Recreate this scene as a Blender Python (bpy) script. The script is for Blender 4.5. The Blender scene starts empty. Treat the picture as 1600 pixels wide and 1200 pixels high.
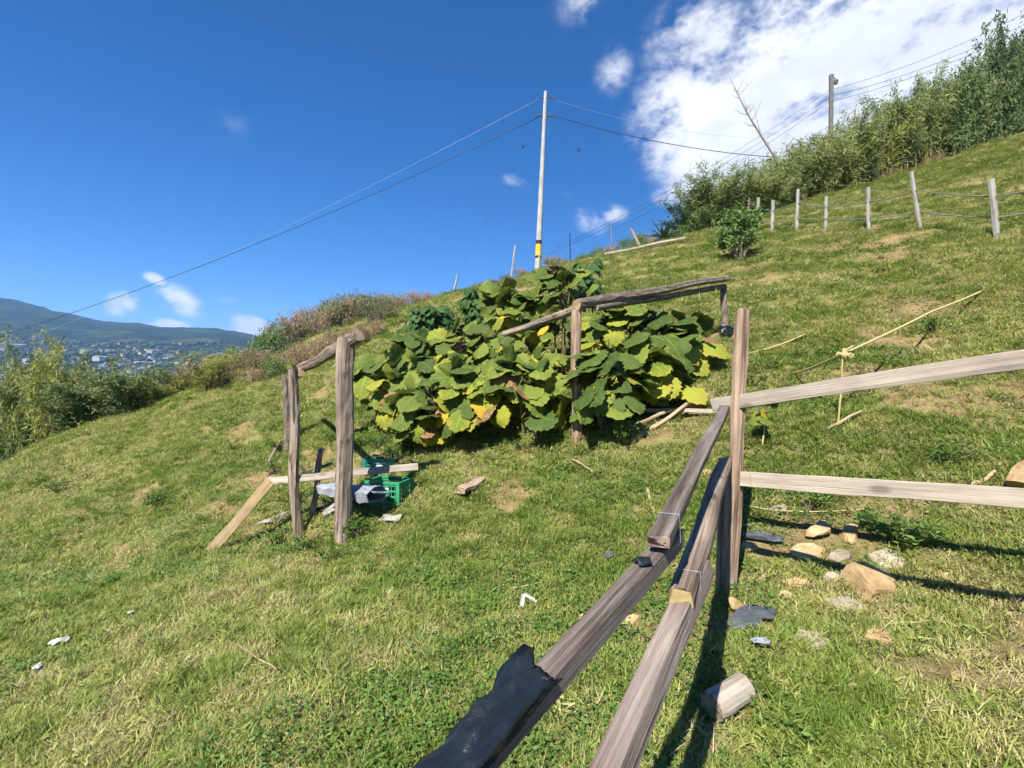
import bpy, bmesh, math, random
import numpy as np
from mathutils import Vector, Matrix

random.seed(7)
rng = np.random.default_rng(7)
S = bpy.context.scene
C = S.collection
R = math.radians

# ------------------------------------------------------------------ camera
F, CX, CY, EYE = 750.0, 800.0, 600.0, 1.6      # focal length in photo pixels, principal point, eye height
cam_d = bpy.data.cameras.new('camera')
cam = bpy.data.objects.new('camera', cam_d)
C.objects.link(cam)
cam.location = (0, 0, EYE)
cam.rotation_euler = (R(90), 0, 0)
cam_d.sensor_width = 36
cam_d.lens = 36 * F / 1600
cam_d.clip_start = 0.05
cam_d.clip_end = 60000
S.camera = cam

# ------------------------------------------------------------------ light
SUN_EL = 46.0
SUN_AZ = 207.5                                   # degrees clockwise from +Y (view direction): behind, to the left
sx, sy, sz = math.sin(R(SUN_AZ)) * math.cos(R(SUN_EL)), math.cos(R(SUN_AZ)) * math.cos(R(SUN_EL)), math.sin(R(SUN_EL))
sun_d = bpy.data.lights.new('sun', 'SUN')
sun = bpy.data.objects.new('sun', sun_d)
C.objects.link(sun)
sun_d.energy = 5.0
sun_d.angle = R(0.53)
sun_d.color = (1.0, 0.945, 0.86)
sun.rotation_euler = Vector((sx, sy, sz)).to_track_quat('Z', 'Y').to_euler()

S.view_settings.view_transform = 'Standard'
S.view_settings.look = 'None'
S.view_settings.gamma = 1.0
S.view_settings.exposure = 1.2
S.view_settings.use_curve_mapping = False
S.render.engine = 'CYCLES'
S.cycles.use_denoising = True
S.cycles.max_bounces = 5
S.cycles.diffuse_bounces = 3
S.cycles.glossy_bounces = 2
S.cycles.adaptive_threshold = 0.03
S.cycles.transparent_max_bounces = 8
S.cycles.volume_bounces = 0

# ------------------------------------------------------------------ sky with clouds (world directions)
W = bpy.data.worlds.new('World')
S.world = W
W.use_nodes = True
W.cycles.sampling_method = 'MANUAL'
W.cycles.sample_map_resolution = 256
nt = W.node_tree
nt.nodes.clear()


def ND(tree, t, **kw):
    n = tree.nodes.new(t)
    for k, v in kw.items():
        setattr(n, k, v)
    return n


def MATH(tree, op, a, b=None, c=None, clamp=False):
    n = tree.nodes.new('ShaderNodeMath')
    n.operation = op
    n.use_clamp = clamp
    for i, v in enumerate((a, b, c)):
        if v is None:
            continue
        if isinstance(v, (int, float)):
            n.inputs[i].default_value = v
        else:
            tree.links.new(v, n.inputs[i])
    return n.outputs[0]


def azel(px, py):
    x, y, z = (px - CX) / F, 1.0, (CY - py) / F
    return math.atan2(x, y), math.atan2(z, math.hypot(x, y))


sky = ND(nt, 'ShaderNodeTexSky', sky_type='NISHITA', sun_disc=False)
sky.sun_elevation = R(SUN_EL)
sky.sun_rotation = R(360 - SUN_AZ)            # the node turns counter-clockwise
sky.altitude = 1800
sky.air_density = 1.0
sky.dust_density = 0.35
sky.ozone_density = 3.2
tc = ND(nt, 'ShaderNodeTexCoord')
nrm = ND(nt, 'ShaderNodeVectorMath', operation='NORMALIZE')
nt.links.new(tc.outputs['Generated'], nrm.inputs[0])
sep = ND(nt, 'ShaderNodeSeparateXYZ')
nt.links.new(nrm.outputs[0], sep.inputs[0])
az_s = MATH(nt, 'ARCTAN2', sep.outputs[0], sep.outputs[1])
el_s = MATH(nt, 'ARCSINE', sep.outputs[2])


def sky_noise(scale, detail, rough, stretch=(1, 1, 1.6), dist=0.0):
    m = ND(nt, 'ShaderNodeMapping')
    m.inputs['Scale'].default_value = stretch
    nt.links.new(nrm.outputs[0], m.inputs[0])
    n = ND(nt, 'ShaderNodeTexNoise')
    n.inputs['Scale'].default_value = scale
    n.inputs['Detail'].default_value = detail
    n.inputs['Roughness'].default_value = rough
    n.inputs['Distortion'].default_value = dist
    nt.links.new(m.outputs[0], n.inputs[0])
    return n.outputs['Fac']


n_big = sky_noise(8.0, 9, 0.58, dist=0.2)
n_mid = sky_noise(24.0, 8, 0.6)
n_sh = sky_noise(6.0, 5, 0.55)
# (px, py, half width, half height in photo pixels, strength, tilt degrees)
CLOUDS = [
    (1330, 60, 330, 160, 1.0, -12), (1120, 200, 150, 110, 1.0, 20), (1230, 230, 210, 60, 1.0, -6), (1080, 300, 60, 22, .75, 0),
    (1520, 60, 240, 150, 1.0, 0), (1750, -60, 420, 260, 1.0, 0), (1090, 60, 110, 70, .62, 0), (1420, -160, 420, 120, .7, 0),
    (960, 110, 40, 45, .38, 30), (905, 8, 60, 34, .34, 0), (192, 474, 22, 28, .85, 55), (278, 468, 44, 24, .62, 30), (243, 437, 20, 11, .8, 20),
    (395, 516, 36, 22, 1.3, 25), (262, 508, 34, 12, .8, 0), (350, 203, 80, 32, .14, -15), (803, 280, 30, 12, .36, 10),
    (922, 345, 32, 22, .45, 30), (957, 334, 28, 15, .45, 0), (883, 304, 26, 8, .34, 0), (25, 385, 22, 10, .18, 0), (360, 470, 30, 8, .2, 0),
    (300, 405, 22, 5, .16, 0), (2500, 300, 500, 160, .8, 0), (-700, 350, 380, 70, .7, 0),
]
cover = None
for (px, py, rw, rh, st, tilt) in CLOUDS:
    a0, e0 = azel(px, py)
    k = math.hypot(math.hypot((px - CX) / F, 1), (CY - py) / F)
    ra, re = rw / F / k / k ** .5, rh / F / k / k ** .5
    da, de = MATH(nt, 'SUBTRACT', az_s, a0), MATH(nt, 'SUBTRACT', el_s, e0)
    ct, sn = math.cos(R(-tilt)), math.sin(R(-tilt))
    u = MATH(nt, 'ADD', MATH(nt, 'MULTIPLY', da, ct / ra), MATH(nt, 'MULTIPLY', de, sn / ra))
    v = MATH(nt, 'ADD', MATH(nt, 'MULTIPLY', da, -sn / re), MATH(nt, 'MULTIPLY', de, ct / re))
    d = MATH(nt, 'SQRT', MATH(nt, 'ADD', MATH(nt, 'MULTIPLY', u, u), MATH(nt, 'MULTIPLY', v, v)))
    g = MATH(nt, 'MULTIPLY', MATH(nt, 'SUBTRACT', 1.35, d), st)
    g = MATH(nt, 'MINIMUM', g, st)
    cover = g if cover is None else MATH(nt, 'MAXIMUM', cover, g)
amt = MATH(nt, 'ADD', MATH(nt, 'MULTIPLY', MATH(nt, 'SUBTRACT', n_big, 0.5), 2.7), MATH(nt, 'MULTIPLY', MATH(nt, 'SUBTRACT', n_mid, 0.5), 1.4))
amt = MATH(nt, 'ADD', amt, MATH(nt, 'MULTIPLY', MATH(nt, 'SUBTRACT', sky_noise(70.0, 5, 0.6), 0.5), 0.8))
dens = MATH(nt, 'ADD', cover, amt)
gate = ND(nt, 'ShaderNodeMapRange', interpolation_type='SMOOTHSTEP')
gate.inputs['From Min'].default_value = -0.05
gate.inputs['From Max'].default_value = 0.22
nt.links.new(cover, gate.inputs['Value'])
mr = ND(nt, 'ShaderNodeMapRange', interpolation_type='SMOOTHSTEP')
mr.inputs['From Min'].default_value = -0.12
mr.inputs['From Max'].default_value = 0.9
nt.links.new(dens, mr.inputs['Value'])
fac = MATH(nt, 'MULTIPLY', mr.outputs[0], gate.outputs[0], clamp=True)
opq = ND(nt, 'ShaderNodeMapRange', interpolation_type='SMOOTHSTEP')
opq.inputs['From Min'].default_value = 0.0
opq.inputs['From Max'].default_value = 0.6
nt.links.new(cover, opq.inputs['Value'])
fac = MATH(nt, 'MULTIPLY', fac, MATH(nt, 'MULTIPLY', opq.outputs[0], 0.96))
shade = ND(nt, 'ShaderNodeMapRange', interpolation_type='SMOOTHSTEP')
shade.inputs['From Min'].default_value = 0.36
shade.inputs['From Max'].default_value = 0.66
nt.links.new(n_sh, shade.inputs['Value'])
ccol = ND(nt, 'ShaderNodeMix', data_type='RGBA')
ccol.inputs[6].default_value = (0.43, 0.44, 0.475, 1)
ccol.inputs[7].default_value = (0.56, 0.56, 0.565, 1)
nt.links.new(shade.outputs[0], ccol.inputs[0])
bg1 = ND(nt, 'ShaderNodeBackground')
bg1.inputs['Strength'].default_value = 0.068
hsv = ND(nt, 'ShaderNodeHueSaturation')
hsv.inputs['Saturation'].default_value = 1.40
hsv.inputs['Hue'].default_value = 0.508
nt.links.new(sky.outputs[0], hsv.inputs['Color'])
nt.links.new(hsv.outputs[0], bg1.inputs['Color'])
bg2 = ND(nt, 'ShaderNodeBackground')
bg2.inputs['Strength'].default_value = 1.0
nt.links.new(ccol.outputs[2], bg2.inputs['Color'])
mx = ND(nt, 'ShaderNodeMixShader')
nt.links.new(fac, mx.inputs[0])
nt.links.new(bg1.outputs[0], mx.inputs[1])
nt.links.new(bg2.outputs[0], mx.inputs[2])
wo = ND(nt, 'ShaderNodeOutputWorld')
nt.links.new(mx.outputs[0], wo.inputs[0])


# ------------------------------------------------------------------ materials
def new_mat(name):
    m = bpy.data.materials.new(name)
    m.use_nodes = True
    t = m.node_tree
    t.nodes.clear()
    out = t.nodes.new('ShaderNodeOutputMaterial')
    return m, t, out


def ramp(t, fac, stops):
    r = t.nodes.new('ShaderNodeValToRGB')
    e = r.color_ramp.elements
    while len(e) < len(stops):
        e.new(0.5)
    for i, (p, c) in enumerate(stops):
        e[i].position = p
        e[i].color = (*c, 1)
    t.links.new(fac, r.inputs[0])
    return r.outputs[0]


def noise_n(t, vec, scale, detail=5, rough=0.6, dist=0.0):
    n = t.nodes.new('ShaderNodeTexNoise')
    n.inputs['Scale'].default_value = scale
    n.inputs['Detail'].default_value = detail
    n.inputs['Roughness'].default_value = rough
    n.inputs['Distortion'].default_value = dist
    t.links.new(vec, n.inputs[0])
    return n.outputs['Fac']


def mapped(t, scale=(1, 1, 1), coord='Object', rand=True):
    c = t.nodes.new('ShaderNodeTexCoord')
    m = t.nodes.new('ShaderNodeMapping')
    m.inputs['Scale'].default_value = scale
    t.links.new(c.outputs[coord], m.inputs[0])
    if rand:
        oi = t.nodes.new('ShaderNodeObjectInfo')
        v = t.nodes.new('ShaderNodeVectorMath')
        v.operation = 'SCALE'
        v.inputs[0].default_value = (37, 17, 53)
        t.links.new(oi.outputs['Random'], v.inputs['Scale'])
        t.links.new(v.outputs[0], m.inputs['Location'])
    return m.outputs[0]


def mixc(t, fac, a, b, mode='MIX'):
    n = t.nodes.new('ShaderNodeMix')
    n.data_type = 'RGBA'
    n.blend_type = mode
    for i, v in ((0, fac), (6, a), (7, b)):
        if isinstance(v, (int, float)):
            n.inputs[i].default_value = v
        elif isinstance(v, tuple):
            n.inputs[i].default_value = (*v, 1)
        else:
            t.links.new(v, n.inputs[i])
    return n.outputs[2]


def finish(m, t, out, col, rough=0.8, bump=None, bstr=0.4, bdist=0.01, spec=0.3, trans=0.0, sheen=0):
    p = t.nodes.new('ShaderNodeBsdfPrincipled')
    if isinstance(col, tuple):
        p.inputs['Base Color'].default_value = (*col, 1)
    else:
        t.links.new(col, p.inputs['Base Color'])
    p.inputs['Roughness'].default_value = rough
    p.inputs['Specular IOR Level'].default_value = spec
    if bump is not None:
        b = t.nodes.new('ShaderNodeBump')
        b.inputs['Strength'].default_value = bstr
        b.inputs['Distance'].default_value = bdist
        t.links.new(bump, b.inputs['Height'])
        t.links.new(b.outputs[0], p.inputs['Normal'])
    if trans > 0:
        tr = t.nodes.new('ShaderNodeBsdfTranslucent')
        if isinstance(col, tuple):
            tr.inputs[0].default_value = (*col, 1)
        else:
            t.links.new(col, tr.inputs[0])
        mixs = t.nodes.new('ShaderNodeMixShader')
        mixs.inputs[0].default_value = trans
        t.links.new(p.outputs[0], mixs.inputs[1])
        t.links.new(tr.outputs[0], mixs.inputs[2])
        t.links.new(mixs.outputs[0], out.inputs[0])
    else:
        t.links.new(p.outputs[0], out.inputs[0])
    return m


def mat_wood(name, dark, mid, light, scale=9, crack=0.5, rough=0.85, bstr=0.7):
    """weathered wood, grain along local Z"""
    m, t, out = new_mat(name)
    v = mapped(t, (scale, scale, scale * 0.045))
    n1 = noise_n(t, v, 3.2, 8, 0.68, 0.35)
    v2 = mapped(t, (1.6, 1.6, 0.7))
    n2 = noise_n(t, v2, 2.2, 4, 0.6)
    c = ramp(t, n1, [(0.30, dark), (0.47, mid), (0.68, light)])
    c2 = ramp(t, n2, [(0.3, (0.52, 0.5, 0.5)), (0.62, (1.12, 1.08, 1.02))])
    c = mixc(t, 0.85, c, c2, 'MULTIPLY')
    v3 = mapped(t, (scale * 2.2, scale * 2.2, scale * 0.06))
    n3 = noise_n(t, v3, 2.0, 3, 0.5)
    cr = ramp(t, n3, [(0.34, (1, 1, 1)), (0.40, (0, 0, 0))])
    c = mixc(t, MATH(t, 'MULTIPLY', cr, crack), c, tuple(x * 0.35 for x in dark))
    n4 = noise_n(t, mapped(t, (scale * 9, scale * 9, scale * 0.16)), 2.4, 4, 0.6)
    c = mixc(t, min(0.6, crack), c, ramp(t, n4, [(0.32, (0.50, 0.48, 0.47)), (0.55, (1.05, 1.05, 1.05))]), 'MULTIPLY')
    # knots
    vo = t.nodes.new('ShaderNodeTexVoronoi')
    vo.inputs['Scale'].default_value = 1.0
    t.links.new(mapped(t, (7, 7, 3.2)), vo.inputs[0])
    k = ramp(t, vo.outputs['Distance'], [(0.10, (1, 1, 1)), (0.21, (0, 0, 0))])
    c = mixc(t, MATH(t, 'MULTIPLY', k, 0.75), c, tuple(x * 0.5 for x in dark))
    h = MATH(t, 'ADD', MATH(t, 'SUBTRACT', n1, MATH(t, 'MULTIPLY', cr, 0.5)), MATH(t, 'MULTIPLY', n4, 0.4))
    return finish(m, t, out, c, rough, h, bstr, 0.012, 0.2)


def mat_noise(name, stops, scale=6, stretch=(1, 1, 1), rough=0.85, bstr=0.4, bdist=0.01, detail=7, spec=0.3, trans=0.0, rand_v=0.0, nrough=0.62):
    m, t, out = new_mat(name)
    v = mapped(t, stretch)
    n = noise_n(t, v, scale, detail, nrough)
    c = ramp(t, n, stops)
    if rand_v:
        oi = t.nodes.new('ShaderNodeObjectInfo')
        hs = t.nodes.new('ShaderNodeHueSaturation')
        t.links.new(c, hs.inputs['Color'])
        t.links.new(MATH(t, 'MULTIPLY_ADD', oi.outputs['Random'], rand_v * 2, 1 - rand_v), hs.inputs['Value'])
        c = hs.outputs[0]
    return finish(m, t, out, c, rough, n if bstr else None, bstr, bdist, spec, trans)


def mat_leaf(name, c_lo, c_hi, trans=0.3, rough=0.55, attr='tint', spec=0.3):
    """small leaves: each leaf has its own tint"""
    m, t, out = new_mat(name)
    a = t.nodes.new('ShaderNodeAttribute')
    a.attribute_name = attr
    n = noise_n(t, mapped(t, (1, 1, 1)), 1.6, 3, 0.5)
    f = MATH(t, 'ADD', MATH(t, 'MULTIPLY', a.outputs['Fac'], 0.65), MATH(t, 'MULTIPLY', MATH(t, 'SUBTRACT', n, 0.32), 0.95), clamp=True)
    mid = tuple((x + y) * .5 for x, y in zip(c_lo, c_hi))
    c = ramp(t, f, [(0.0, c_lo), (0.5, mid), (1.0, c_hi)])
    oi = t.nodes.new('ShaderNodeObjectInfo')
    hs = t.nodes.new('ShaderNodeHueSaturation')
    t.links.new(c, hs.inputs['Color'])
    t.links.new(MATH(t, 'MULTIPLY_ADD', oi.outputs['Random'], 0.36, 0.82), hs.inputs['Value'])
    t.links.new(MATH(t, 'MULTIPLY_ADD', oi.outputs['Random'], -0.03, 0.515), hs.inputs['Hue'])
    return finish(m, t, out, hs.outputs[0], rough, None, spec=spec, trans=trans)


def mat_grass(name, stops, trans=0.3):
    """blades: tone of the tuft (per point) plus tint of the blade"""
    m, t, out = new_mat(name)
    a = t.nodes.new('ShaderNodeAttribute')
    a.attribute_type = 'INSTANCER'
    a.attribute_name = 'tone'
    b = t.nodes.new('ShaderNodeAttribute')
    b.attribute_name = 'tint'
    f = MATH(t, 'ADD', MATH(t, 'MULTIPLY', a.outputs['Fac'], 0.62), MATH(t, 'MULTIPLY', b.outputs['Fac'], 0.38), clamp=True)
    c = ramp(t, f, stops)
    return finish(m, t, out, c, 0.6, None, spec=0.25, trans=trans)


def mat_plain(name, col, rough=0.6, spec=0.4, metal=0.0):
    m, t, out = new_mat(name)
    n = noise_n(t, mapped(t), 14, 4)
    c = mixc(t, 1.0, col, ramp(t, n, [(0.3, (0.8, 0.8, 0.8)), (0.7, (1.1, 1.1, 1.1))]), 'MULTIPLY')
    return finish(m, t, out, c, rough, n, 0.15, 0.004, spec)


MT = {}
MT['timber'] = mat_wood('grey_timber', (0.075, 0.055, 0.046), (0.22, 0.178, 0.155), (0.36, 0.315, 0.285), 9, 0.45)
MT['timber_d'] = mat_wood('dark_grey_timber', (0.045, 0.034, 0.03), (0.145, 0.118, 0.105), (0.25, 0.218, 0.20), 9, 0.55)
MT['timber2'] = mat_wood('grey_brown_timber', (0.10, 0.07, 0.05), (0.25, 0.195, 0.15), (0.38, 0.31, 0.25), 8, 0.5)
MT['board'] = mat_wood('pale_board', (0.25, 0.21, 0.165), (0.37, 0.325, 0.27), (0.45, 0.405, 0.345), 6, 0.35, bstr=0.5)
MT['tan'] = mat_wood('tan_board', (0.30, 0.205, 0.10), (0.44, 0.325, 0.18), (0.54, 0.42, 0.25), 6, 0.25, bstr=0.35)
MT['post'] = mat_wood('brown_post', (0.15, 0.10, 0.068), (0.33, 0.235, 0.17), (0.45, 0.345, 0.265), 7, 0.5)
MT['log'] = mat_wood('weathered_log', (0.105, 0.08, 0.06), (0.27, 0.215, 0.17), (0.41, 0.345, 0.285), 6, 0.85, bstr=1.0)
MT['barklog'] = mat_noise('bark_log', [(0.3, (0.05, 0.038, 0.03)), (0.5, (0.15, 0.115, 0.085)), (0.7, (0.28, 0.225, 0.175))], 9, (3, 3, 0.8), 0.9, 1.0, 0.02)
MT['cut'] = mat_noise('cut_wood', [(0.3, (0.28, 0.18, 0.11)), (0.7, (0.46, 0.34, 0.22))], 18, (1, 1, 1), 0.85, 0.3)
MT['yellowcut'] = mat_noise('yellow_cut_wood', [(0.3, (0.22, 0.16, 0.07)), (0.7, (0.40, 0.31, 0.15))], 20, (1, 1, 1), 0.85, 0.3)
MT['stick'] = mat_noise('dry_stick', [(0.3, (0.22, 0.15, 0.085)), (0.7, (0.46, 0.36, 0.23))], 8, (3, 3, .6), 0.85, 0.4)
MT['cane'] = mat_noise('yellow_cane', [(0.3, (0.32, 0.23, 0.08)), (0.7, (0.50, 0.40, 0.18))], 6, (2, 2, .6), 0.6, 0.2)
MT['rope'] = mat_noise('straw_rope', [(0.3, (0.34, 0.26, 0.10)), (0.7, (0.60, 0.50, 0.26))], 30, (1, 1, 1), 0.8, 0.5)
MT['black'] = mat_noise('black_plastic', [(0.3, (0.006, 0.009, 0.013)), (0.6, (0.013, 0.018, 0.024)), (0.78, (0.05, 0.055, 0.06))], 11, rough=0.36, bstr=0.7, bdist=.02, spec=0.3)
MT['slate'] = mat_noise('dark_dusty_plastic', [(0.3, (0.035, 0.042, 0.052)), (0.7, (0.10, 0.11, 0.125))], 9, rough=0.6, bstr=0.4)
MT['bluegrey'] = mat_noise('blue_grey_tarp', [(0.3, (0.15, 0.165, 0.19)), (0.7, (0.33, 0.35, 0.385))], 4, rough=0.55, bstr=0.3)
MT['zinc'] = mat_noise('rusty_grey_sheet', [(0.3, (0.18, 0.14, 0.10)), (0.55, (0.27, 0.25, 0.22)), (0.75, (0.36, 0.33, 0.29))], 3.5, rough=0.7, bstr=0.3)
MT['white'] = mat_noise('white_plastic', [(0.3, (0.30, 0.29, 0.27)), (0.6, (0.50, 0.50, 0.48))], 9, rough=0.6, bstr=0.3)
MT['concrete'] = mat_noise('pale_concrete', [(0.3, (0.27, 0.27, 0.265)), (0.7, (0.44, 0.44, 0.43))], 5, (1, 1, .5), 0.85, 0.2)
MT['fpost'] = mat_noise('pale_post', [(0.3, (0.22, 0.20, 0.18)), (0.7, (0.42, 0.395, 0.36))], 6, (2, 2, .6), 0.85, 0.3)
MT['dpole'] = mat_noise('dark_pole', [(0.3, (0.09, 0.085, 0.08)), (0.7, (0.19, 0.18, 0.165))], 6, (2, 2, .6), 0.85, 0.3)
MT['ywpaint'] = mat_plain('yellow_paint', (0.78, 0.44, 0.03), 0.7)
MT['bkpaint'] = mat_plain('black_paint', (0.02, 0.02, 0.022), 0.7)
MT['steel'] = mat_plain('dark_steel', (0.09, 0.09, 0.10), 0.5)
MT['wire'] = mat_plain('dark_cable', (0.035, 0.04, 0.05), 0.6)
MT['lwire'] = mat_plain('pale_cable', (0.36, 0.42, 0.50), 0.5)
MT['fwire'] = mat_plain('grey_tape', (0.15, 0.16, 0.165), 0.7)
MT['crate'] = mat_plain('green_plastic', (0.03, 0.26, 0.12), 0.5, 0.5)
MT['crate2'] = mat_plain('teal_plastic', (0.014, 0.21, 0.16), 0.45, 0.5)
MT['print'] = mat_plain('white_print', (0.62, 0.66, 0.62), 0.6)
MT['stone'] = mat_noise('ochre_stone', [(0.28, (0.20, 0.125, 0.055)), (0.5, (0.37, 0.255, 0.125)), (0.72, (0.48, 0.37, 0.21))], 7, rough=0.95, bstr=0.9, bdist=0.03, rand_v=0.15)
MT['stone2'] = mat_noise('grey_stone', [(0.28, (0.16, 0.13, 0.085)), (0.5, (0.29, 0.25, 0.18)), (0.72, (0.40, 0.355, 0.265))], 7, rough=0.95, bstr=0.9, bdist=0.03, rand_v=0.15)
MT['stem'] = mat_noise('green_brown_stem', [(0.3, (0.085, 0.07, 0.035)), (0.7, (0.20, 0.175, 0.09))], 8, rough=0.8, bstr=0.3)
MT['culm'] = mat_noise('bamboo_culm', [(0.3, (0.17, 0.15, 0.045)), (0.7, (0.34, 0.29, 0.12))], 3, rough=0.6, bstr=0.1)
MT['twig'] = mat_noise('grey_twig', [(0.3, (0.13, 0.10, 0.075)), (0.7, (0.27, 0.22, 0.17))], 8, rough=0.85, bstr=0.3)
MT['trunk'] = mat_noise('grey_trunk', [(0.3, (0.18, 0.15, 0.12)), (0.7, (0.34, 0.29, 0.25))], 8, rough=0.85, bstr=0.3)

MT['bamboo'] = mat_leaf('bamboo_leaf', (0.125, 0.170, 0.052), (0.42, 0.47, 0.185), 0.45)
MT['bamboo_y'] = mat_leaf('yellow_bamboo_leaf', (0.13, 0.17, 0.040), (0.43, 0.45, 0.13), 0.45)
MT['bamboo_d'] = mat_leaf('dark_tree_leaf', (0.055, 0.095, 0.035), (0.19, 0.255, 0.095), 0.35)
MT['drybush'] = mat_leaf('dry_bush_leaf', (0.195, 0.138, 0.083), (0.465, 0.352, 0.203), 0.2, 0.8)
MT['greybush'] = mat_leaf('grey_green_leaf', (0.12, 0.135, 0.060), (0.34, 0.335, 0.175), 0.25, 0.75)
MT['bush'] = mat_leaf('bush_leaf', (0.058, 0.137, 0.035), (0.225, 0.332, 0.098), 0.3)
MT['weed'] = mat_leaf('weed_leaf', (0.045, 0.115, 0.018), (0.155, 0.25, 0.05), 0.35)
MT['agave'] = mat_leaf('agave_leaf', (0.045, 0.090, 0.060), (0.135, 0.195, 0.135), 0.1, 0.45)


def mat_bigleaf(name, base, vein, edge, edge_amt, trans=0.3, shine=0.5):
    m, t, out = new_mat(name)
    uv = t.nodes.new('ShaderNodeUVMap')
    uv.uv_map = 'uv'
    s = t.nodes.new('ShaderNodeSeparateXYZ')
    t.links.new(uv.outputs[0], s.inputs[0])
    au = MATH(t, 'ABSOLUTE', s.outputs[0])
    mid = ramp(t, au, [(0.02, (1, 1, 1)), (0.055, (0, 0, 0))])
    ph = MATH(t, 'FRACT', MATH(t, 'MULTIPLY', MATH(t, 'SUBTRACT', s.outputs[1], MATH(t, 'MULTIPLY', au, 0.30)), 6.0))
    lat = ramp(t, MATH(t, 'ABSOLUTE', MATH(t, 'SUBTRACT', ph, 0.5)), [(0.03, (1, 1, 1)), (0.085, (0, 0, 0))])
    veins = MATH(t, 'MAXIMUM', mid, MATH(t, 'MULTIPLY', lat, 0.6))
    n = noise_n(t, mapped(t, (1, 1, 1)), 5, 5)
    ed = MATH(t, 'ADD', MATH(t, 'MULTIPLY', au, 0.5), MATH(t, 'MULTIPLY', MATH(t, 'SUBTRACT', n, 0.5), 2.0))
    edf = ramp(t, ed, [(0.30, (0, 0, 0)), (0.55, (1, 1, 1))])
    oi = t.nodes.new('ShaderNodeObjectInfo')
    hs = t.nodes.new('ShaderNodeHueSaturation')
    hs.inputs['Color'].default_value = (*base, 1)
    t.links.new(MATH(t, 'MULTIPLY_ADD', oi.outputs['Random'], 0.5, 0.75), hs.inputs['Value'])
    t.links.new(MATH(t, 'MULTIPLY_ADD', oi.outputs['Random'], -0.035, 0.517), hs.inputs['Hue'])
    c = mixc(t, MATH(t, 'MULTIPLY', edf, edge_amt), hs.outputs[0], edge)
    c = mixc(t, MATH(t, 'MULTIPLY', veins, 0.8), c, vein)
    n2 = noise_n(t, mapped(t, (1, 1, 1)), 30, 3)
    h = MATH(t, 'ADD', MATH(t, 'MULTIPLY', veins, -0.8), MATH(t, 'MULTIPLY', n2, 0.5))
    return finish(m, t, out, c, shine + .15, h, 0.5, 0.006, 0.16, trans)


LEAFM = {
    'dark': mat_bigleaf('dark_green_leaf', (0.066, 0.105, 0.022), (0.12, 0.165, 0.05), (0.14, 0.155, 0.03), 0.4, 0.22),
    'green': mat_bigleaf('green_leaf', (0.135, 0.185, 0.032), (0.22, 0.27, 0.08), (0.28, 0.27, 0.045), 0.5, 0.3),
    'lime': mat_bigleaf('yellow_green_leaf', (0.245, 0.285, 0.034), (0.36, 0.39, 0.11), (0.42, 0.32, 0.045), 0.6, 0.32),
    'yellow': mat_bigleaf('yellow_leaf', (0.44, 0.35, 0.030), (0.48, 0.40, 0.10), (0.40, 0.22, 0.04), 0.5, 0.3),
    'brown': mat_bigleaf('dry_brown_leaf', (0.22, 0.12, 0.055), (0.30, 0.19, 0.11), (0.36, 0.24, 0.15), 0.5, 0.15, 0.8),
    'deep': mat_bigleaf('deep_green_leaf', (0.045, 0.105, 0.030), (0.10, 0.16, 0.06), (0.06, 0.12, 0.03), 0.3, 0.25, 0.42),
}

GRASSM = mat_grass('grass_blade', [(0.0, (0.100, 0.172, 0.026)), (0.35, (0.205, 0.275, 0.050)), (0.62, (0.335, 0.355, 0.095)), (0.85, (0.44, 0.395, 0.17)), (1.0, (0.56, 0.48, 0.28))])
STRAWM = mat_grass('straw_blade', [(0.0, (0.26, 0.215, 0.095)), (0.5, (0.40, 0.325, 0.17)), (1.0, (0.52, 0.43, 0.26))], 0.2)
FORBM = mat_grass('clover_leaf', [(0.0, (0.046, 0.122, 0.022)), (0.5, (0.104, 0.195, 0.037)), (1.0, (0.183, 0.262, 0.061))], 0.3)


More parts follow.
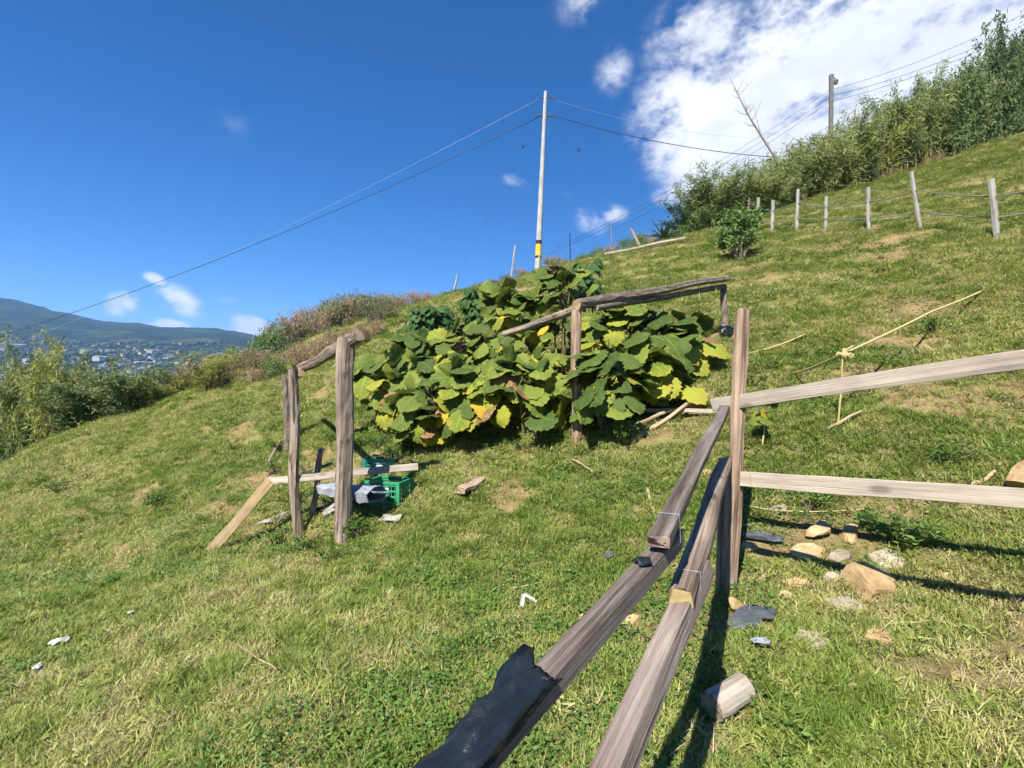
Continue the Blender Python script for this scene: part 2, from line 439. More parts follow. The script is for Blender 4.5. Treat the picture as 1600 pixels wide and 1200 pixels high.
# ------------------------------------------------------------------ mesh helpers
class MB:
    def __init__(self):
        self.v, self.f, self.t, self.uv = [], [], [], []

    def add(self, vs, fs, tint=0.5):
        o = len(self.v)
        self.v.extend([tuple(p) for p in vs])
        self.f.extend([tuple(i + o for i in f) for f in fs])
        self.t.extend([tint] * len(vs))

    def box(self, c, s, mat=None):
        x, y, z = s[0] / 2, s[1] / 2, s[2] / 2
        vs = [Vector((i * x, j * y, k * z)) for i in (-1, 1) for j in (-1, 1) for k in (-1, 1)]
        vs = [(mat @ v if mat else v) + Vector(c) for v in vs]
        self.add(vs, [(0, 1, 3, 2), (4, 6, 7, 5), (0, 4, 5, 1), (2, 3, 7, 6), (0, 2, 6, 4), (1, 5, 7, 3)])

    def tube(self, pts, radii, segs=6, cap=True, jitter=0.0, tint=0.5):
        pts = [Vector(p) for p in pts]
        n = len(pts)
        if isinstance(radii, (int, float)):
            radii = [radii] * n
        vs, fs = [], []
        ref = None
        for i, p in enumerate(pts):
            d = (pts[min(i + 1, n - 1)] - pts[max(i - 1, 0)]).normalized()
            if ref is None:
                ref = d.orthogonal().normalized()
            ref = (ref - d * ref.dot(d)).normalized()
            b = d.cross(ref)
            for s in range(segs):
                a = 2 * math.pi * s / segs
                r = radii[i] * (1 + (random.uniform(-jitter, jitter) if jitter else 0))
                vs.append(p + (ref * math.cos(a) + b * math.sin(a)) * r)
        for i in range(n - 1):
            for s in range(segs):
                s2 = (s + 1) % segs
                fs.append((i * segs + s, i * segs + s2, (i + 1) * segs + s2, (i + 1) * segs + s))
        if cap:
            fs.append(tuple(range(segs - 1, -1, -1)))
            fs.append(tuple(range((n - 1) * segs, n * segs)))
        self.add(vs, fs, tint)

    def mesh(self, name, mat, smooth=False):
        me = bpy.data.meshes.new(name)
        me.from_pydata(self.v, [], self.f)
        a = me.attributes.new('tint', 'FLOAT', 'POINT')
        a.data.foreach_set('value', np.array(self.t, dtype=np.float32))
        for m in (mat if isinstance(mat, (list, tuple)) else [mat]):
            me.materials.append(m)
        if smooth:
            me.polygons.foreach_set('use_smooth', [True] * len(me.polygons))
        me.update()
        return me

    def build(self, name, mat, parent=None, mw=None, smooth=False):
        return link(name, self.mesh(name, mat, smooth), parent, mw)


def link(name, me, parent=None, mw=None):
    o = bpy.data.objects.new(name, me)
    C.objects.link(o)
    mw = mw or Matrix.Identity(4)
    if parent is not None:
        o.parent = parent
        o.matrix_local = WM[parent.name].inverted() @ mw
    else:
        o.matrix_world = mw
    WM[o.name] = mw.copy()
    return o


WM = {}


def tag(o, label=None, cat=None, group=None, kind=None):
    for k, v in (('label', label), ('category', cat), ('group', group), ('kind', kind)):
        if v:
            o[k] = v
    return o


def thing(name, loc, label, cat, group=None, rz=0.0):
    o = bpy.data.objects.new(name, None)
    C.objects.link(o)
    o.empty_display_size = 0.1
    mw = Matrix.Translation(Vector(loc)) @ Matrix.Rotation(rz, 4, 'Z')
    o.matrix_world = mw
    WM[o.name] = mw.copy()
    return tag(o, label, cat, group)


def copy_thing(src, mw, label=None, group=None):
    o = src.copy()
    C.objects.link(o)
    o.matrix_world = mw
    WM[o.name] = mw.copy()
    if label:
        o['label'] = label
    if group:
        o['group'] = group
    for ch in src.children:
        c = ch.copy()
        C.objects.link(c)
        c.parent = o
        c.matrix_local = ch.matrix_local.copy()
        for g in ch.children:
            d = g.copy()
            C.objects.link(d)
            d.parent = c
            d.matrix_local = g.matrix_local.copy()
    return o


def along(p0, p1, up=(0, 0, 1)):
    """matrix: local Z runs p0 -> p1, local Y as near `up` as it can"""
    p0, p1 = Vector(p0), Vector(p1)
    z = (p1 - p0).normalized()
    y = Vector(up)
    y = (y - z * y.dot(z))
    y = y.normalized() if y.length > 1e-4 else z.orthogonal().normalized()
    x = y.cross(z)
    m = Matrix((x, y, z)).transposed().to_4x4()
    m.translation = p0
    return m


def np_mesh(name, v, f, mats, tint=None, smooth=False, uv=None):
    me = bpy.data.meshes.new(name)
    v = np.asarray(v, dtype=np.float32)
    f = np.asarray(f, dtype=np.int32)
    k = f.shape[1]
    me.vertices.add(len(v))
    me.vertices.foreach_set('co', v.ravel())
    me.loops.add(f.size)
    me.loops.foreach_set('vertex_index', f.ravel())
    me.polygons.add(len(f))
    me.polygons.foreach_set('loop_start', np.arange(0, f.size, k, dtype=np.int32))
    me.polygons.foreach_set('loop_total', np.full(len(f), k, dtype=np.int32))
    if smooth:
        me.polygons.foreach_set('use_smooth', np.ones(len(f), dtype=bool))
    for m in (mats if isinstance(mats, (list, tuple)) else [mats]):
        me.materials.append(m)
    if tint is not None:
        a = me.attributes.new('tint', 'FLOAT', 'POINT')
        a.data.foreach_set('value', np.asarray(tint, dtype=np.float32))
    me.update(calc_edges=True)
    return me


# ------------------------------------------------------------------ the hillside
def _hash(i, j, s):
    h = np.sin(i * 127.1 + j * 311.7 + s * 74.7) * 43758.5453
    return h - np.floor(h)


def vnoise(x, y, s=0):
    x, y = np.asarray(x, float), np.asarray(y, float)
    i, j = np.floor(x), np.floor(y)
    fx, fy = x - i, y - j
    fx, fy = fx * fx * (3 - 2 * fx), fy * fy * (3 - 2 * fy)
    a, b, c, d = _hash(i, j, s), _hash(i + 1, j, s), _hash(i, j + 1, s), _hash(i + 1, j + 1, s)
    return (a * (1 - fx) + b * fx) * (1 - fy) + (c * (1 - fx) + d * fx) * fy


def fbm(x, y, s=0, o=4):
    t, a, n = 0, 0.5, 0
    for k in range(o):
        t = t + a * vnoise(np.asarray(x) * 2 ** k, np.asarray(y) * 2 ** k, s + k)
        n += a
        a *= 0.5
    return t / n


RX = [-60, -25, -18, -14.5, -11, -7.6, -3, 1.4, 5, 11, 16, 26, 33, 60]
RY = [10, 12, 13, 14.2, 16.5, 21.5, 24, 25, 24.5, 23.5, 25.5, 29, 32, 38]


def softplus(v, w):
    return w * np.logaddexp(0, np.asarray(v) / w)


def ridge_y(x):
    return np.interp(x, RX, RY)


def terr_phase(x, y):
    return (-1.58 + 0.36 * y + 0.25 * x + (fbm(x * .4, y * .4, 21) - .5) * 1.4) * 8.0


def ground(x, y):
    x, y = np.asarray(x, float), np.asarray(y, float)
    P = -1.58 + 0.36 * y + 0.25 * x
    N = -0.10 + 0.12 * x + 0.0 * y
    h = 0.5 * (P + N + np.sqrt((P - N) ** 2 + 0.3 ** 2))
    h = h + (fbm(x * 0.35, y * 0.35, 3) - 0.5) * 0.38 * np.clip((y - 3) / 6, 0.15, 1)
    h = h + (fbm(x * 1.6, y * 1.6, 9, 3) - 0.5) * 0.13 + (fbm(x * 5, y * 5, 13, 2) - 0.5) * 0.065
    # cattle terracettes across the slope
    ph_ = terr_phase(x, y)
    h = h + 0.06 * (np.sin(ph_) + .35 * np.sin(2 * ph_)) * np.clip((y - 3) / 3, 0, 1)
    h = h - softplus(y - ridge_y(x), 0.6) * 0.85
    h = h - softplus(-13.5 - x, 1.0) * 0.3
    return h


def at(px, py, d):
    return Vector(((px - CX) / F * d, d, EYE + (CY - py) / F * d))


def hit(px, py, dmax=60.0):
    """where the sight line through a photo pixel meets the hillside"""
    d = np.arange(0.6, dmax, 0.02)
    x, z = (px - CX) / F * d, EYE + (CY - py) / F * d
    below = np.nonzero(z < ground(x, d))[0]
    dd = d[below[0]] if len(below) else float(ridge_y((px - CX) / F * 22))
    return Vector(((px - CX) / F * dd, dd, float(ground((px - CX) / F * dd, dd))))


def gz(x, y):
    return float(ground(x, y))


def axis_steps(lo, hi, fine_lo, fine_hi, fine, grow=1.12, most=2.5):
    a = list(np.arange(fine_lo, fine_hi, fine))
    s, p = fine, fine_hi
    while p < hi:
        a.append(p)
        s = min(s * grow, most)
        p += s
    a.append(hi)
    s, p, b = fine, fine_lo, []
    while p > lo:
        s = min(s * grow, most)
        p -= s
        b.append(p)
    b.append(lo)
    return np.unique(np.array(b[::-1] + a))


gx = axis_steps(-70, 90, -7, 9, 0.07, 1.03, 2.0)
gy = axis_steps(-14, 75, 0.3, 10, 0.07, 1.025, 2.0)
XX, YY = np.meshgrid(gx, gy)
HH = ground(XX, YY)
nx, ny = len(gx), len(gy)
ii = np.arange(nx * ny).reshape(ny, nx)
hf = np.stack([ii[:-1, :-1], ii[:-1, 1:], ii[1:, 1:], ii[1:, :-1]], -1).reshape(-1, 4)


def bare(x, y):
    """0..1: how bare the soil is (dry earth showing)"""
    b = fbm(x * 0.9 + 11, y * 1.3 + 5, 41, 5)
    b = b + .16 * np.exp(-((x - 2.3) ** 2 + (y - 3.7) ** 2) / .5) + .10 * np.exp(-((x + 1.7) ** 2 + (y - 4.9) ** 2) / .12)
    b = b - .02 + .15 * np.clip((np.cos(terr_phase(x, y)) - .45) / .4, 0, 1) * (fbm(x * .7, y * .7, 83, 3) - .15)
    return np.clip((b - 0.63) / 0.08, 0, 1)


m, t, out = new_mat('turf')
v = mapped(t, (1, 1, 1), rand=False)
n1 = noise_n(t, v, 0.55, 8, 0.65)
n2 = noise_n(t, v, 5.5, 8, 0.72)
n3 = noise_n(t, v, 38, 5, 0.7)
c = ramp(t, n2, [(0.30, (0.072, 0.098, 0.023)), (0.48, (0.156, 0.169, 0.049)), (0.62, (0.260, 0.221, 0.091)), (0.78, (0.403, 0.312, 0.169))])
c = mixc(t, ramp(t, n1, [(0.42, (0, 0, 0)), (0.62, (.5, .5, .5))]), c, (0.26, 0.205, 0.09))
ba = t.nodes.new('ShaderNodeAttribute')
ba.attribute_name = 'bare'
dirt = ramp(t, n2, [(0.3, (0.17, 0.12, 0.055)), (0.55, (0.29, 0.21, 0.10)), (0.75, (0.42, 0.325, 0.18))])
c = mixc(t, MATH(t, 'MULTIPLY', ba.outputs['Fac'], 0.75), c, dirt)
c = mixc(t, 0.6, c, ramp(t, n3, [(0.3, (0.45, 0.45, 0.45)), (0.65, (1.15, 1.15, 1.15))]), 'MULTIPLY')
MT['turf'] = finish(m, t, out, c, 0.95, MATH(t, 'ADD', n2, n3), 0.9, 0.03, 0.1)
gme = np_mesh('hillside', np.stack([XX.ravel(), YY.ravel(), HH.ravel()], 1), hf, MT['turf'], smooth=True)
a_ = gme.attributes.new('bare', 'FLOAT', 'POINT')
a_.data.foreach_set('value', bare(XX, YY).ravel().astype(np.float32))
tag(link('hillside', gme), 'grassy hillside sloping up to a ridge', kind='structure')

# ------------------------------------------------------------------ far valley and mountain
SKYL = [(-400, 380), (-200, 420), (-80, 445), (0, 462), (30, 468), (60, 478), (100, 486), (150, 500), (175, 501), (215, 503), (250, 511), (300, 511), (340, 513), (380, 519), (405, 526), (440, 540), (500, 545), (600, 548), (900, 540), (1400, 520), (2200, 500)]
sk_az = np.array([math.atan2(p - CX, F) for p, _ in SKYL])
sk_t = np.array([(CY - q) / F for _, q in SKYL])


def far_h(az, r):
    dep = r * np.maximum(np.cos(az), 0.45)
    st = np.interp(az, sk_az, sk_t, left=0.24, right=0.13)
    px, py = r * np.sin(az), r * np.cos(az)
    st = st + (fbm(px * 0.006, py * 0.006, 55, 4) - 0.5) * 0.006
    prof_r = np.array([60, 150, 500, 900, 1300, 1650, 2300, 3000])
    prof_t = np.array([-.55, -.38, -.20, -.125, -.055, -.005, .055, .088])
    tt = np.interp(dep, prof_r, prof_t)
    tt = np.where(dep > 3000, .088 + (st - .088) * np.clip((dep - 3000) / 1600, 0, 1) ** 0.9, tt)
    tt = np.where((dep > 2000) & (dep <= 4600), tt + (st - .11) * np.clip((dep - 2000) / 2600, 0, 1) * np.clip((4600 - dep) / 1600, 0, 1) * 0.8, tt)
    z = EYE + tt * dep
    z = z + (fbm(px * 0.004, py * 0.004, 77, 4) - 0.5) * np.clip(dep - 300, 0, 1500) * 0.05 * np.clip((4300 - dep) / 500, 0, 1)
    z = np.where(dep > 4600, EYE + st * 4600 - (dep - 4600) * 0.35, z)
    return z


naz = 560
azs = np.concatenate([np.linspace(-math.pi, -1.0, 60)[:-1], np.linspace(-1.0, -0.35, 330), np.linspace(-0.35, math.pi, 150)[1:]])
rs = np.concatenate([np.geomspace(60, 1000, 30)[:-1], np.linspace(1000, 5600, 150), np.linspace(5700, 9000, 10)])
AZ, RR = np.meshgrid(azs, rs)
ZZ = far_h(AZ, RR)
ii = np.arange(AZ.size).reshape(AZ.shape)
ff = np.stack([ii[:-1, :-1], ii[:-1, 1:], ii[1:, 1:], ii[1:, :-1]], -1).reshape(-1, 4)
m, t, out = new_mat('far_slopes')
v = mapped(t, (0.001, 0.001, 0.001), rand=False)
n1 = noise_n(t, v, 5, 8, 0.6)
n2 = noise_n(t, v, 40, 6, 0.7)
c = ramp(t, n1, [(0.40, (0.018, 0.034, 0.018)), (0.54, (0.03, 0.05, 0.022)), (0.62, (0.075, 0.10, 0.04)), (0.72, (0.10, 0.10, 0.05))])
c = mixc(t, 0.8, c, ramp(t, n2, [(0.3, (0.35, 0.35, 0.35)), (0.7, (1.4, 1.4, 1.4))]), 'MULTIPLY')
MT['far'] = finish(m, t, out, c, 0.95, n2, 1.0, 30, 0.05)
tag(link('valley', np_mesh('valley', np.stack([(RR * np.sin(AZ)).ravel(), (RR * np.cos(AZ)).ravel(), ZZ.ravel()], 1), ff, MT['far'], smooth=True)),
    'far valley side and wooded mountain beyond the ridge', kind='structure')

# far woods between the houses: one mass
ico = bmesh.new()
bmesh.ops.create_icosphere(ico, subdivisions=1, radius=1)
icv = np.array([v.co[:] for v in ico.verts])
icf = np.array([[v.index for v in f.verts] for f in ico.faces])
ico.free()
nT = 3900
taz = rng.uniform(-0.90, -0.42, nT)
tr = rng.uniform(1050, 2900, nT) / np.maximum(np.cos(taz), .5)
tz = far_h(taz, tr)
ts = rng.uniform(3.5, 8, nT) * np.clip(tr / 2000, .8, 1.6)
tv = icv[None] * ts[:, None, None] * rng.uniform(.7, 1.3, (nT, 12 if len(icv) == 12 else len(icv), 1)) * np.array([1.25, 1.25, .8])
tv = tv + np.stack([tr * np.sin(taz), tr * np.cos(taz), tz + ts * .4], 1)[:, None]
tf = icf[None] + (np.arange(nT) * len(icv))[:, None, None]
MT['farwood'] = mat_leaf('far_wood', (0.014, 0.03, 0.014), (0.05, 0.068, 0.028), 0.0, 0.9)
tag(link('far_woodland', np_mesh('far_woodland', tv.reshape(-1, 3), tf.reshape(-1, 3), MT['farwood'], np.repeat(rng.random(nT), len(icv)))),
    'far woods scattered over the valley side among the houses', 'woodland', kind='stuff')


def house_mesh(w, l, h, rh, wall, roof, name):
    mb = MB()
    mb.box((0, 0, h / 2 - 4), (w, l, h + 8))
    nw = len(mb.f)
    o = .6
    x, y = w / 2 + o, l / 2 + o
    mb.add([(-x, -y, h), (x, -y, h), (x, y, h), (-x, y, h), (0, -y, h + rh), (0, y, h + rh), (-x, -y, h - .4), (x, -y, h - .4), (x, y, h - .4), (-x, y, h - .4)],
           [(0, 4, 5, 3), (1, 2, 5, 4), (0, 1, 4), (2, 3, 5), (0, 3, 9, 6), (1, 7, 8, 2), (0, 6, 7, 1), (3, 2, 8, 9)])
    me = mb.mesh(name, [wall, roof])
    me.polygons.foreach_set('material_index', [0] * nw + [1] * (len(mb.f) - nw))
    return me


HW = [mat_plain('far_wall_' + n, c, 0.9) for n, c in (('white', (.34, .335, .32)), ('brick', (.30, .19, .14)), ('cream', (.5, .45, .36)))]
HR = [mat_plain('far_roof_' + n, c, 0.8) for n, c in (('tile', (.30, .17, .12)), ('zinc', (.32, .33, .34)), ('grey', (.3, .3, .31)))]
hm = [house_mesh(9, 13, 5, 2.2, HW[0], HR[0], 'house_a'), house_mesh(11, 15, 6, 1.6, HW[1], HR[1], 'house_b'),
      house_mesh(8, 11, 8, 1.8, HW[2], HR[0], 'house_c'), house_mesh(12, 18, 7, 1.2, HW[0], HR[2], 'house_d'), house_mesh(10, 14, 6, 1.4, HW[0], HR[1], 'house_e')]
big = house_mesh(26, 70, 7, 3, HW[0], HR[1], 'shed_a')
k = 0
while k < 300:
    px = random.uniform(0, 430)
    dep = random.choice([random.gauss(2450, 260), random.uniform(1500, 2500), random.gauss(2050, 240)])
    if dep < 1150 or dep > 2800:
        continue
    az = math.atan2(px - CX, F)
    r = dep / math.cos(az)
    x, y = r * math.sin(az), r * math.cos(az)
    if vnoise(x * .004, y * .004, 5) < .36 and random.random() < .8:
        continue
    isbig = k % 12 == 0
    o = link('greenhouse_shed' if isbig else 'far_house', big if isbig else random.choice(hm), None,
             Matrix.Translation((x, y, float(far_h(np.array(az), np.array(r))))) @ Matrix.Rotation(random.uniform(0, 3.1), 4, 'Z') @ Matrix.Scale(random.uniform(1.0, 1.5), 4))
    if isbig:
        tag(o, 'long pale roofed shed among the far valley houses', 'shed', 'long sheds across the valley')
    else:
        tag(o, 'tiny far house on the valley side below the mountain', 'house', 'houses across the valley')
    k += 1

# ------------------------------------------------------------------ grass (nobody could count it: scattered tufts)
def blades(n, rad, lmin, lmax, wmin, wmax, lean_lo, lean_hi, segs=3, bow=0.9):
    a = rng.uniform(0, 2 * np.pi, n)
    rr = rad * np.sqrt(rng.random(n))
    base = np.stack([rr * np.cos(a), rr * np.sin(a), np.full(n, -0.01)], 1)
    th = rng.uniform(0, 2 * np.pi, n)
    L = rng.uniform(lmin, lmax, n)
    Wd = rng.uniform(wmin, wmax, n)
    lean = rng.uniform(lean_lo, lean_hi, n)
    side = np.stack([-np.sin(th), np.cos(th), np.zeros(n)], 1)
    out_ = np.stack([np.cos(th), np.sin(th), np.zeros(n)], 1)
    vs = []
    p = base.copy()
    for k in range(segs + 1):
        wk = Wd * (1 - (k / segs) ** 1.5)
        if k == segs:
            vs.append(p[:, None])
        else:
            vs.append(np.stack([p - side * wk[:, None] / 2, p + side * wk[:, None] / 2], 1))
        ang = lean + bow * (k / segs)
        p = p + (out_ * np.sin(ang)[:, None] + np.array([0, 0, 1.0]) * np.cos(ang)[:, None]) * (L / segs)[:, None]
    V = np.concatenate(vs, 1)
    nv = V.shape[1]
    fs = []
    for k in range(segs - 1):
        fs += [(2 * k, 2 * k + 1, 2 * k + 3), (2 * k, 2 * k + 3, 2 * k + 2)]
    fs.append((2 * segs - 2, 2 * segs - 1, 2 * segs))
    Fq = np.array(fs)[None] + (np.arange(n) * nv)[:, None, None]
    return V.reshape(-1, 3), Fq.reshape(-1, 3), np.repeat(rng.random(n), nv)


def forb(n, rad, size):
    """low clover-like rosette: small roundish leaves on short stalks"""
    V, Fc, T = [], [], []
    for i in range(n):
        a, r = random.uniform(0, 6.28), rad * math.sqrt(random.random())
        c = Vector((r * math.cos(a), r * math.sin(a), random.uniform(.015, .06)))
        s = size * random.uniform(.6, 1.2)
        q = Matrix.Rotation(random.uniform(0, 6.28), 3, 'Z') @ Matrix.Rotation(random.uniform(-.7, .7), 3, 'X')
        o = len(V)
        for k in range(6):
            b = 6.283 * k / 6
            V.append(c + q @ Vector((math.cos(b) * s, math.sin(b) * s * .65, .15 * s * math.cos(2 * b))))
        Fc += [(o, o + 1, o + 2), (o, o + 2, o + 3), (o, o + 3, o + 5), (o + 3, o + 4, o + 5)]
        T += [random.random()] * 6
    return np.array([tuple(v) for v in V]), np.array(Fc), np.array(T)


def tuft_collection(name, makers, mat):
    col = bpy.data.collections.new(name)          # not linked: only a source for the scatter
    for i, (v, f, tn) in enumerate(makers):
        o = bpy.data.objects.new('%s_%02d' % (name, i), np_mesh(name, v, f, mat, tn))
        col.objects.link(o)
    return col, len(makers)


def scatter(name, label, cat, pts, rot, scl, tone, source):
    col, n = source
    me = bpy.data.meshes.new(name)
    me.vertices.add(len(pts))
    me.vertices.foreach_set('co', np.asarray(pts, np.float32).ravel())
    for an, ty, key, arr in (('rot', 'FLOAT_VECTOR', 'vector', rot), ('scl', 'FLOAT', 'value', scl), ('tone', 'FLOAT', 'value', tone)):
        at_ = me.attributes.new(an, ty, 'POINT')
        at_.data.foreach_set(key, np.asarray(arr, np.float32).ravel())
    ai = me.attributes.new('pick', 'INT', 'POINT')
    ai.data.foreach_set('value', rng.integers(0, n, len(pts)).astype(np.int32))
    me.update()
    o = link(name, me)
    g = bpy.data.node_groups.new(name, 'GeometryNodeTree')
    g.interface.new_socket('Geometry', in_out='INPUT', socket_type='NodeSocketGeometry')
    g.interface.new_socket('Geometry', in_out='OUTPUT', socket_type='NodeSocketGeometry')
    gi, go = g.nodes.new('NodeGroupInput'), g.nodes.new('NodeGroupOutput')
    ci = g.nodes.new('GeometryNodeCollectionInfo')
    ci.inputs['Collection'].default_value = col
    ci.inputs['Separate Children'].default_value = True
    ci.inputs['Reset Children'].default_value = True
    ip = g.nodes.new('GeometryNodeInstanceOnPoints')
    ip.inputs['Pick Instance'].default_value = True

    def named(an, ty):
        q = g.nodes.new('GeometryNodeInputNamedAttribute')
        q.data_type = ty
        q.inputs['Name'].default_value = an
        return q.outputs['Attribute']
    er = g.nodes.new('FunctionNodeEulerToRotation')
    g.links.new(named('rot', 'FLOAT_VECTOR'), er.inputs[0])
    g.links.new(gi.outputs[0], ip.inputs['Points'])
    g.links.new(ci.outputs[0], ip.inputs['Instance'])
    g.links.new(named('pick', 'INT'), ip.inputs['Instance Index'])
    g.links.new(er.outputs[0], ip.inputs['Rotation'])
    g.links.new(named('scl', 'FLOAT'), ip.inputs['Scale'])
    g.links.new(ip.outputs[0], go.inputs[0])
    o.modifiers.new('scatter', 'NODES').node_group = g
    return tag(o, label, cat, kind='stuff')


CLEAR = []          # discs kept free of grass: (x, y, radius)


def sample_ground(bands, keep):
    """random points on the slope, thinner with distance, kept where `keep` says"""
    P_, D_ = [], []
    for (y0, y1, dens, sc) in bands:
        w1 = 1.35 * y1 + 2.5
        n = int(dens * 2 * w1 * (y1 - y0))
        x, y = rng.uniform(-w1, w1, n), rng.uniform(y0, y1, n)
        ok = (np.abs(x) < 1.3 * y + 2.2) & (y < ridge_y(x) + 1.2) & (rng.random(n) < keep(x, y))
        for (ex_, ey_, er_) in CLEAR:
            ok &= (x - ex_) ** 2 + (y - ey_) ** 2 > er_ * er_
        P_.append(np.stack([x[ok], y[ok]], 1))
        D_.append(np.full(ok.sum(), sc))
    xy, sc = np.concatenate(P_), np.concatenate(D_)
    return xy[:, 0], xy[:, 1], sc


def lay(name, label, cat, bands, keep, tone_f, source, smin, smax, tilt=0.25):
    x, y, sc = sample_ground(bands, keep)
    n = len(x)
    z = ground(x, y)
    rot = np.stack([rng.normal(0, tilt, n), rng.normal(0, tilt, n), rng.uniform(0, 6.28, n)], 1)
    scl = rng.uniform(smin, smax, n) * sc
    return scatter(name, label, cat, np.stack([x, y, z], 1), rot, scl, tone_f(x, y, n), source)


src_short = tuft_collection('short_tuft', [blades(52, .085, .02, .06, .0035, .008, .4, 1.35, 2, .5) for _ in range(5)], GRASSM)
src_long = tuft_collection('long_tuft', [blades(46, .055, .05, .125, .004, .010, .1, 1.1, 3, 1.0) for _ in range(4)], GRASSM)
src_straw = tuft_collection('straw_tuft', [blades(14, .10, .03, .12, .002, .0045, .9, 1.5, 2, .3) for _ in range(4)], STRAWM)
src_forb = tuft_collection('forb_tuft', [forb(26, .10, .011) for _ in range(4)], FORBM)


def lush(x, y):
    return np.clip((fbm(x * 1.3 + 3, y * 1.3 + 8, 61, 5) - .42) / .14, 0, 1)


def tone_grass(x, y, n):
    big_ = fbm(x * .35 + 20, y * .45 + 2, 91, 4)
    fine = fbm(x * 4.2, y * 4.2, 17, 3)
    return np.clip(.31 + (big_ - .5) * 1.2 + (fine - .5) * 1.7 + (.22 * (1 - lush(x, y))) + rng.normal(0, .17, n), 0, 1)


# ------------------------------------------------------------------ timber and logs
def timber_mesh(L, w, h, seed=0, bow=0.0, wob=0.004, bev=0.005, round_top=False):
    """sawn timber, local Z along the length, w across X, h across Y; edges worn, ends uneven"""
    r = random.Random(seed)
    n = max(4, int(L / 0.12))
    if round_top:
        ring = [(-w / 2, -h / 2), (w / 2, -h / 2), (w / 2, 0.02), (w * .36, h * .30), (w * .12, h * .47), (-w * .14, h * .5), (-w * .38, h * .30), (-w / 2, 0.0)]
    else:
        b = bev
        x, y = w / 2, h / 2
        ring = [(-x + b, -y), (x - b, -y), (x, -y + b), (x, y - b), (x - b, y), (-x + b, y), (-x, y - b), (-x, -y + b)]
    vs = []
    k = len(ring)
    ph = r.uniform(0, 6)
    for i in range(n + 1):
        t = i / n
        ox = bow * math.sin(math.pi * t) + wob * math.sin(t * 9 + ph)
        sc = 1 + 0.03 * math.sin(t * 13 + ph * 2) + r.uniform(-.012, .012)
        for (x, y) in ring:
            vs.append((x * sc + ox + r.uniform(-wob, wob) * .35, y * sc + wob * math.cos(t * 7 + ph) + r.uniform(-wob, wob) * .35, t * L + (r.uniform(-.012, .012) if i in (0, n) else 0)))
    fs = []
    for i in range(n):
        for j in range(k):
            j2 = (j + 1) % k
            fs.append((i * k + j, i * k + j2, (i + 1) * k + j2, (i + 1) * k + j))
    fs.append(tuple(range(k - 1, -1, -1)))
    fs.append(tuple(range(n * k, n * k + k)))
    mb = MB()
    mb.add(vs, fs)
    return mb


def timber(name, p0, p1, w, h, mat, parent=None, up=(0, 0, 1), end=None, **kw):
    p0, p1 = Vector(p0), Vector(p1)
    mb = timber_mesh((p1 - p0).length, w, h, **kw)
    o = mb.build(name, [mat, end or MT['cut']], parent, along(p0, p1, up))
    o.data.polygons[-1].material_index = 1
    o.data.polygons[-2].material_index = 1
    return o


def log_mesh(L, r0, r1, seed=0, bend=0.02, rough=0.06, segs=14, knots=5):
    r = random.Random(seed)
    n = max(6, int(L / 0.09))
    ph = [r.uniform(0, 6) for _ in range(6)]
    kn = [(r.uniform(.05, .95), r.uniform(0, 6.28), r.uniform(.12, .3)) for _ in range(knots)]
    vs, fs = [], []
    for i in range(n + 1):
        t = i / n
        cx = bend * (math.sin(t * 3 + ph[0]) - math.sin(ph[0])) + bend * .3 * math.sin(t * 11 + ph[1])
        cy = bend * (math.sin(t * 2.5 + ph[2]) - math.sin(ph[2]))
        rad = r0 + (r1 - r0) * t
        for s in range(segs):
            a = 6.2832 * s / segs
            q = 1 + rough * (math.sin(3 * a + ph[3] + t * 2) + .6 * math.sin(5 * a + ph[4] - t * 3) + r.uniform(-.5, .5))
            for (kt, ka, kh) in kn:
                da = (a - ka + math.pi) % (2 * math.pi) - math.pi
                q += kh * math.exp(-((t - kt) * L / .035) ** 2 - (da / .35) ** 2)
            vs.append((cx + rad * q * math.cos(a), cy + rad * q * math.sin(a), t * L + (r.uniform(-.01, .01) * min(1, r0 * 6) if i in (0, n) else 0)))
    for i in range(n):
        for s in range(segs):
            s2 = (s + 1) % segs
            fs.append((i * segs + s, i * segs + s2, (i + 1) * segs + s2, (i + 1) * segs + s))
    fs.append(tuple(range(segs - 1, -1, -1)))
    fs.append(tuple(range(n * segs, n * segs + segs)))
    mb = MB()
    mb.add(vs, fs)
    return mb


def log(name, p0, p1, r0, r1, mat, parent=None, cut=None, **kw):
    p0, p1 = Vector(p0), Vector(p1)
    o = log_mesh((p1 - p0).length, r0, r1, **kw).build(name, [mat, cut or MT['cut']], parent, along(p0, p1, (.3, .9, .2)))
    o.data.polygons[-1].material_index = 1
    o.data.polygons[-2].material_index = 1
    return o


UP = Vector((0, 0, 1))
# --- rail fence: corner post, two double timber rails coming back past the camera, two boards to the side
pb = hit(1138, 925)
dP = pb.y
kd = dP / 3.5
pt = at(1160, 484, dP)
fence = thing('rail_fence', pb, 'weathered timber rail fence with a tall split corner post and two pale boards', 'fence')
timber('post', pb - Vector((0, 0, .35)) + (pb - pt) * .02, pt, .098 * kd, .07 * kd, MT['post'], fence, up=(.25, -1, 0), seed=3, wob=.010, bev=.016)
pb2 = pb + Vector((-.05, .03, -.3))
timber('short_post', pb2, at(1141, 742, dP + .02) + Vector((-.025, 0, .0)), .075, .07, MT['timber2'], fence, up=(.1, -1, 0), seed=4, wob=.008, bev=.012)
B0, B1 = at(1028, 846, 1.56 * kd), at(1131, 640, 3.42 * kd)
timber('rail', B0, B1 + (B1 - B0).normalized() * .06, .070 * kd, .038 * kd, MT['timber_d'], fence, seed=5, wob=.002, end=MT['timber2'])
Bd = (B1 - B0).normalized()
Ad = Vector((.757, 1, .13)).normalized()
A1 = at(1020, 868, 1.585 * kd) + Ad * .24 * kd - UP * .026 * kd
A0 = A1 - Ad * 2.4
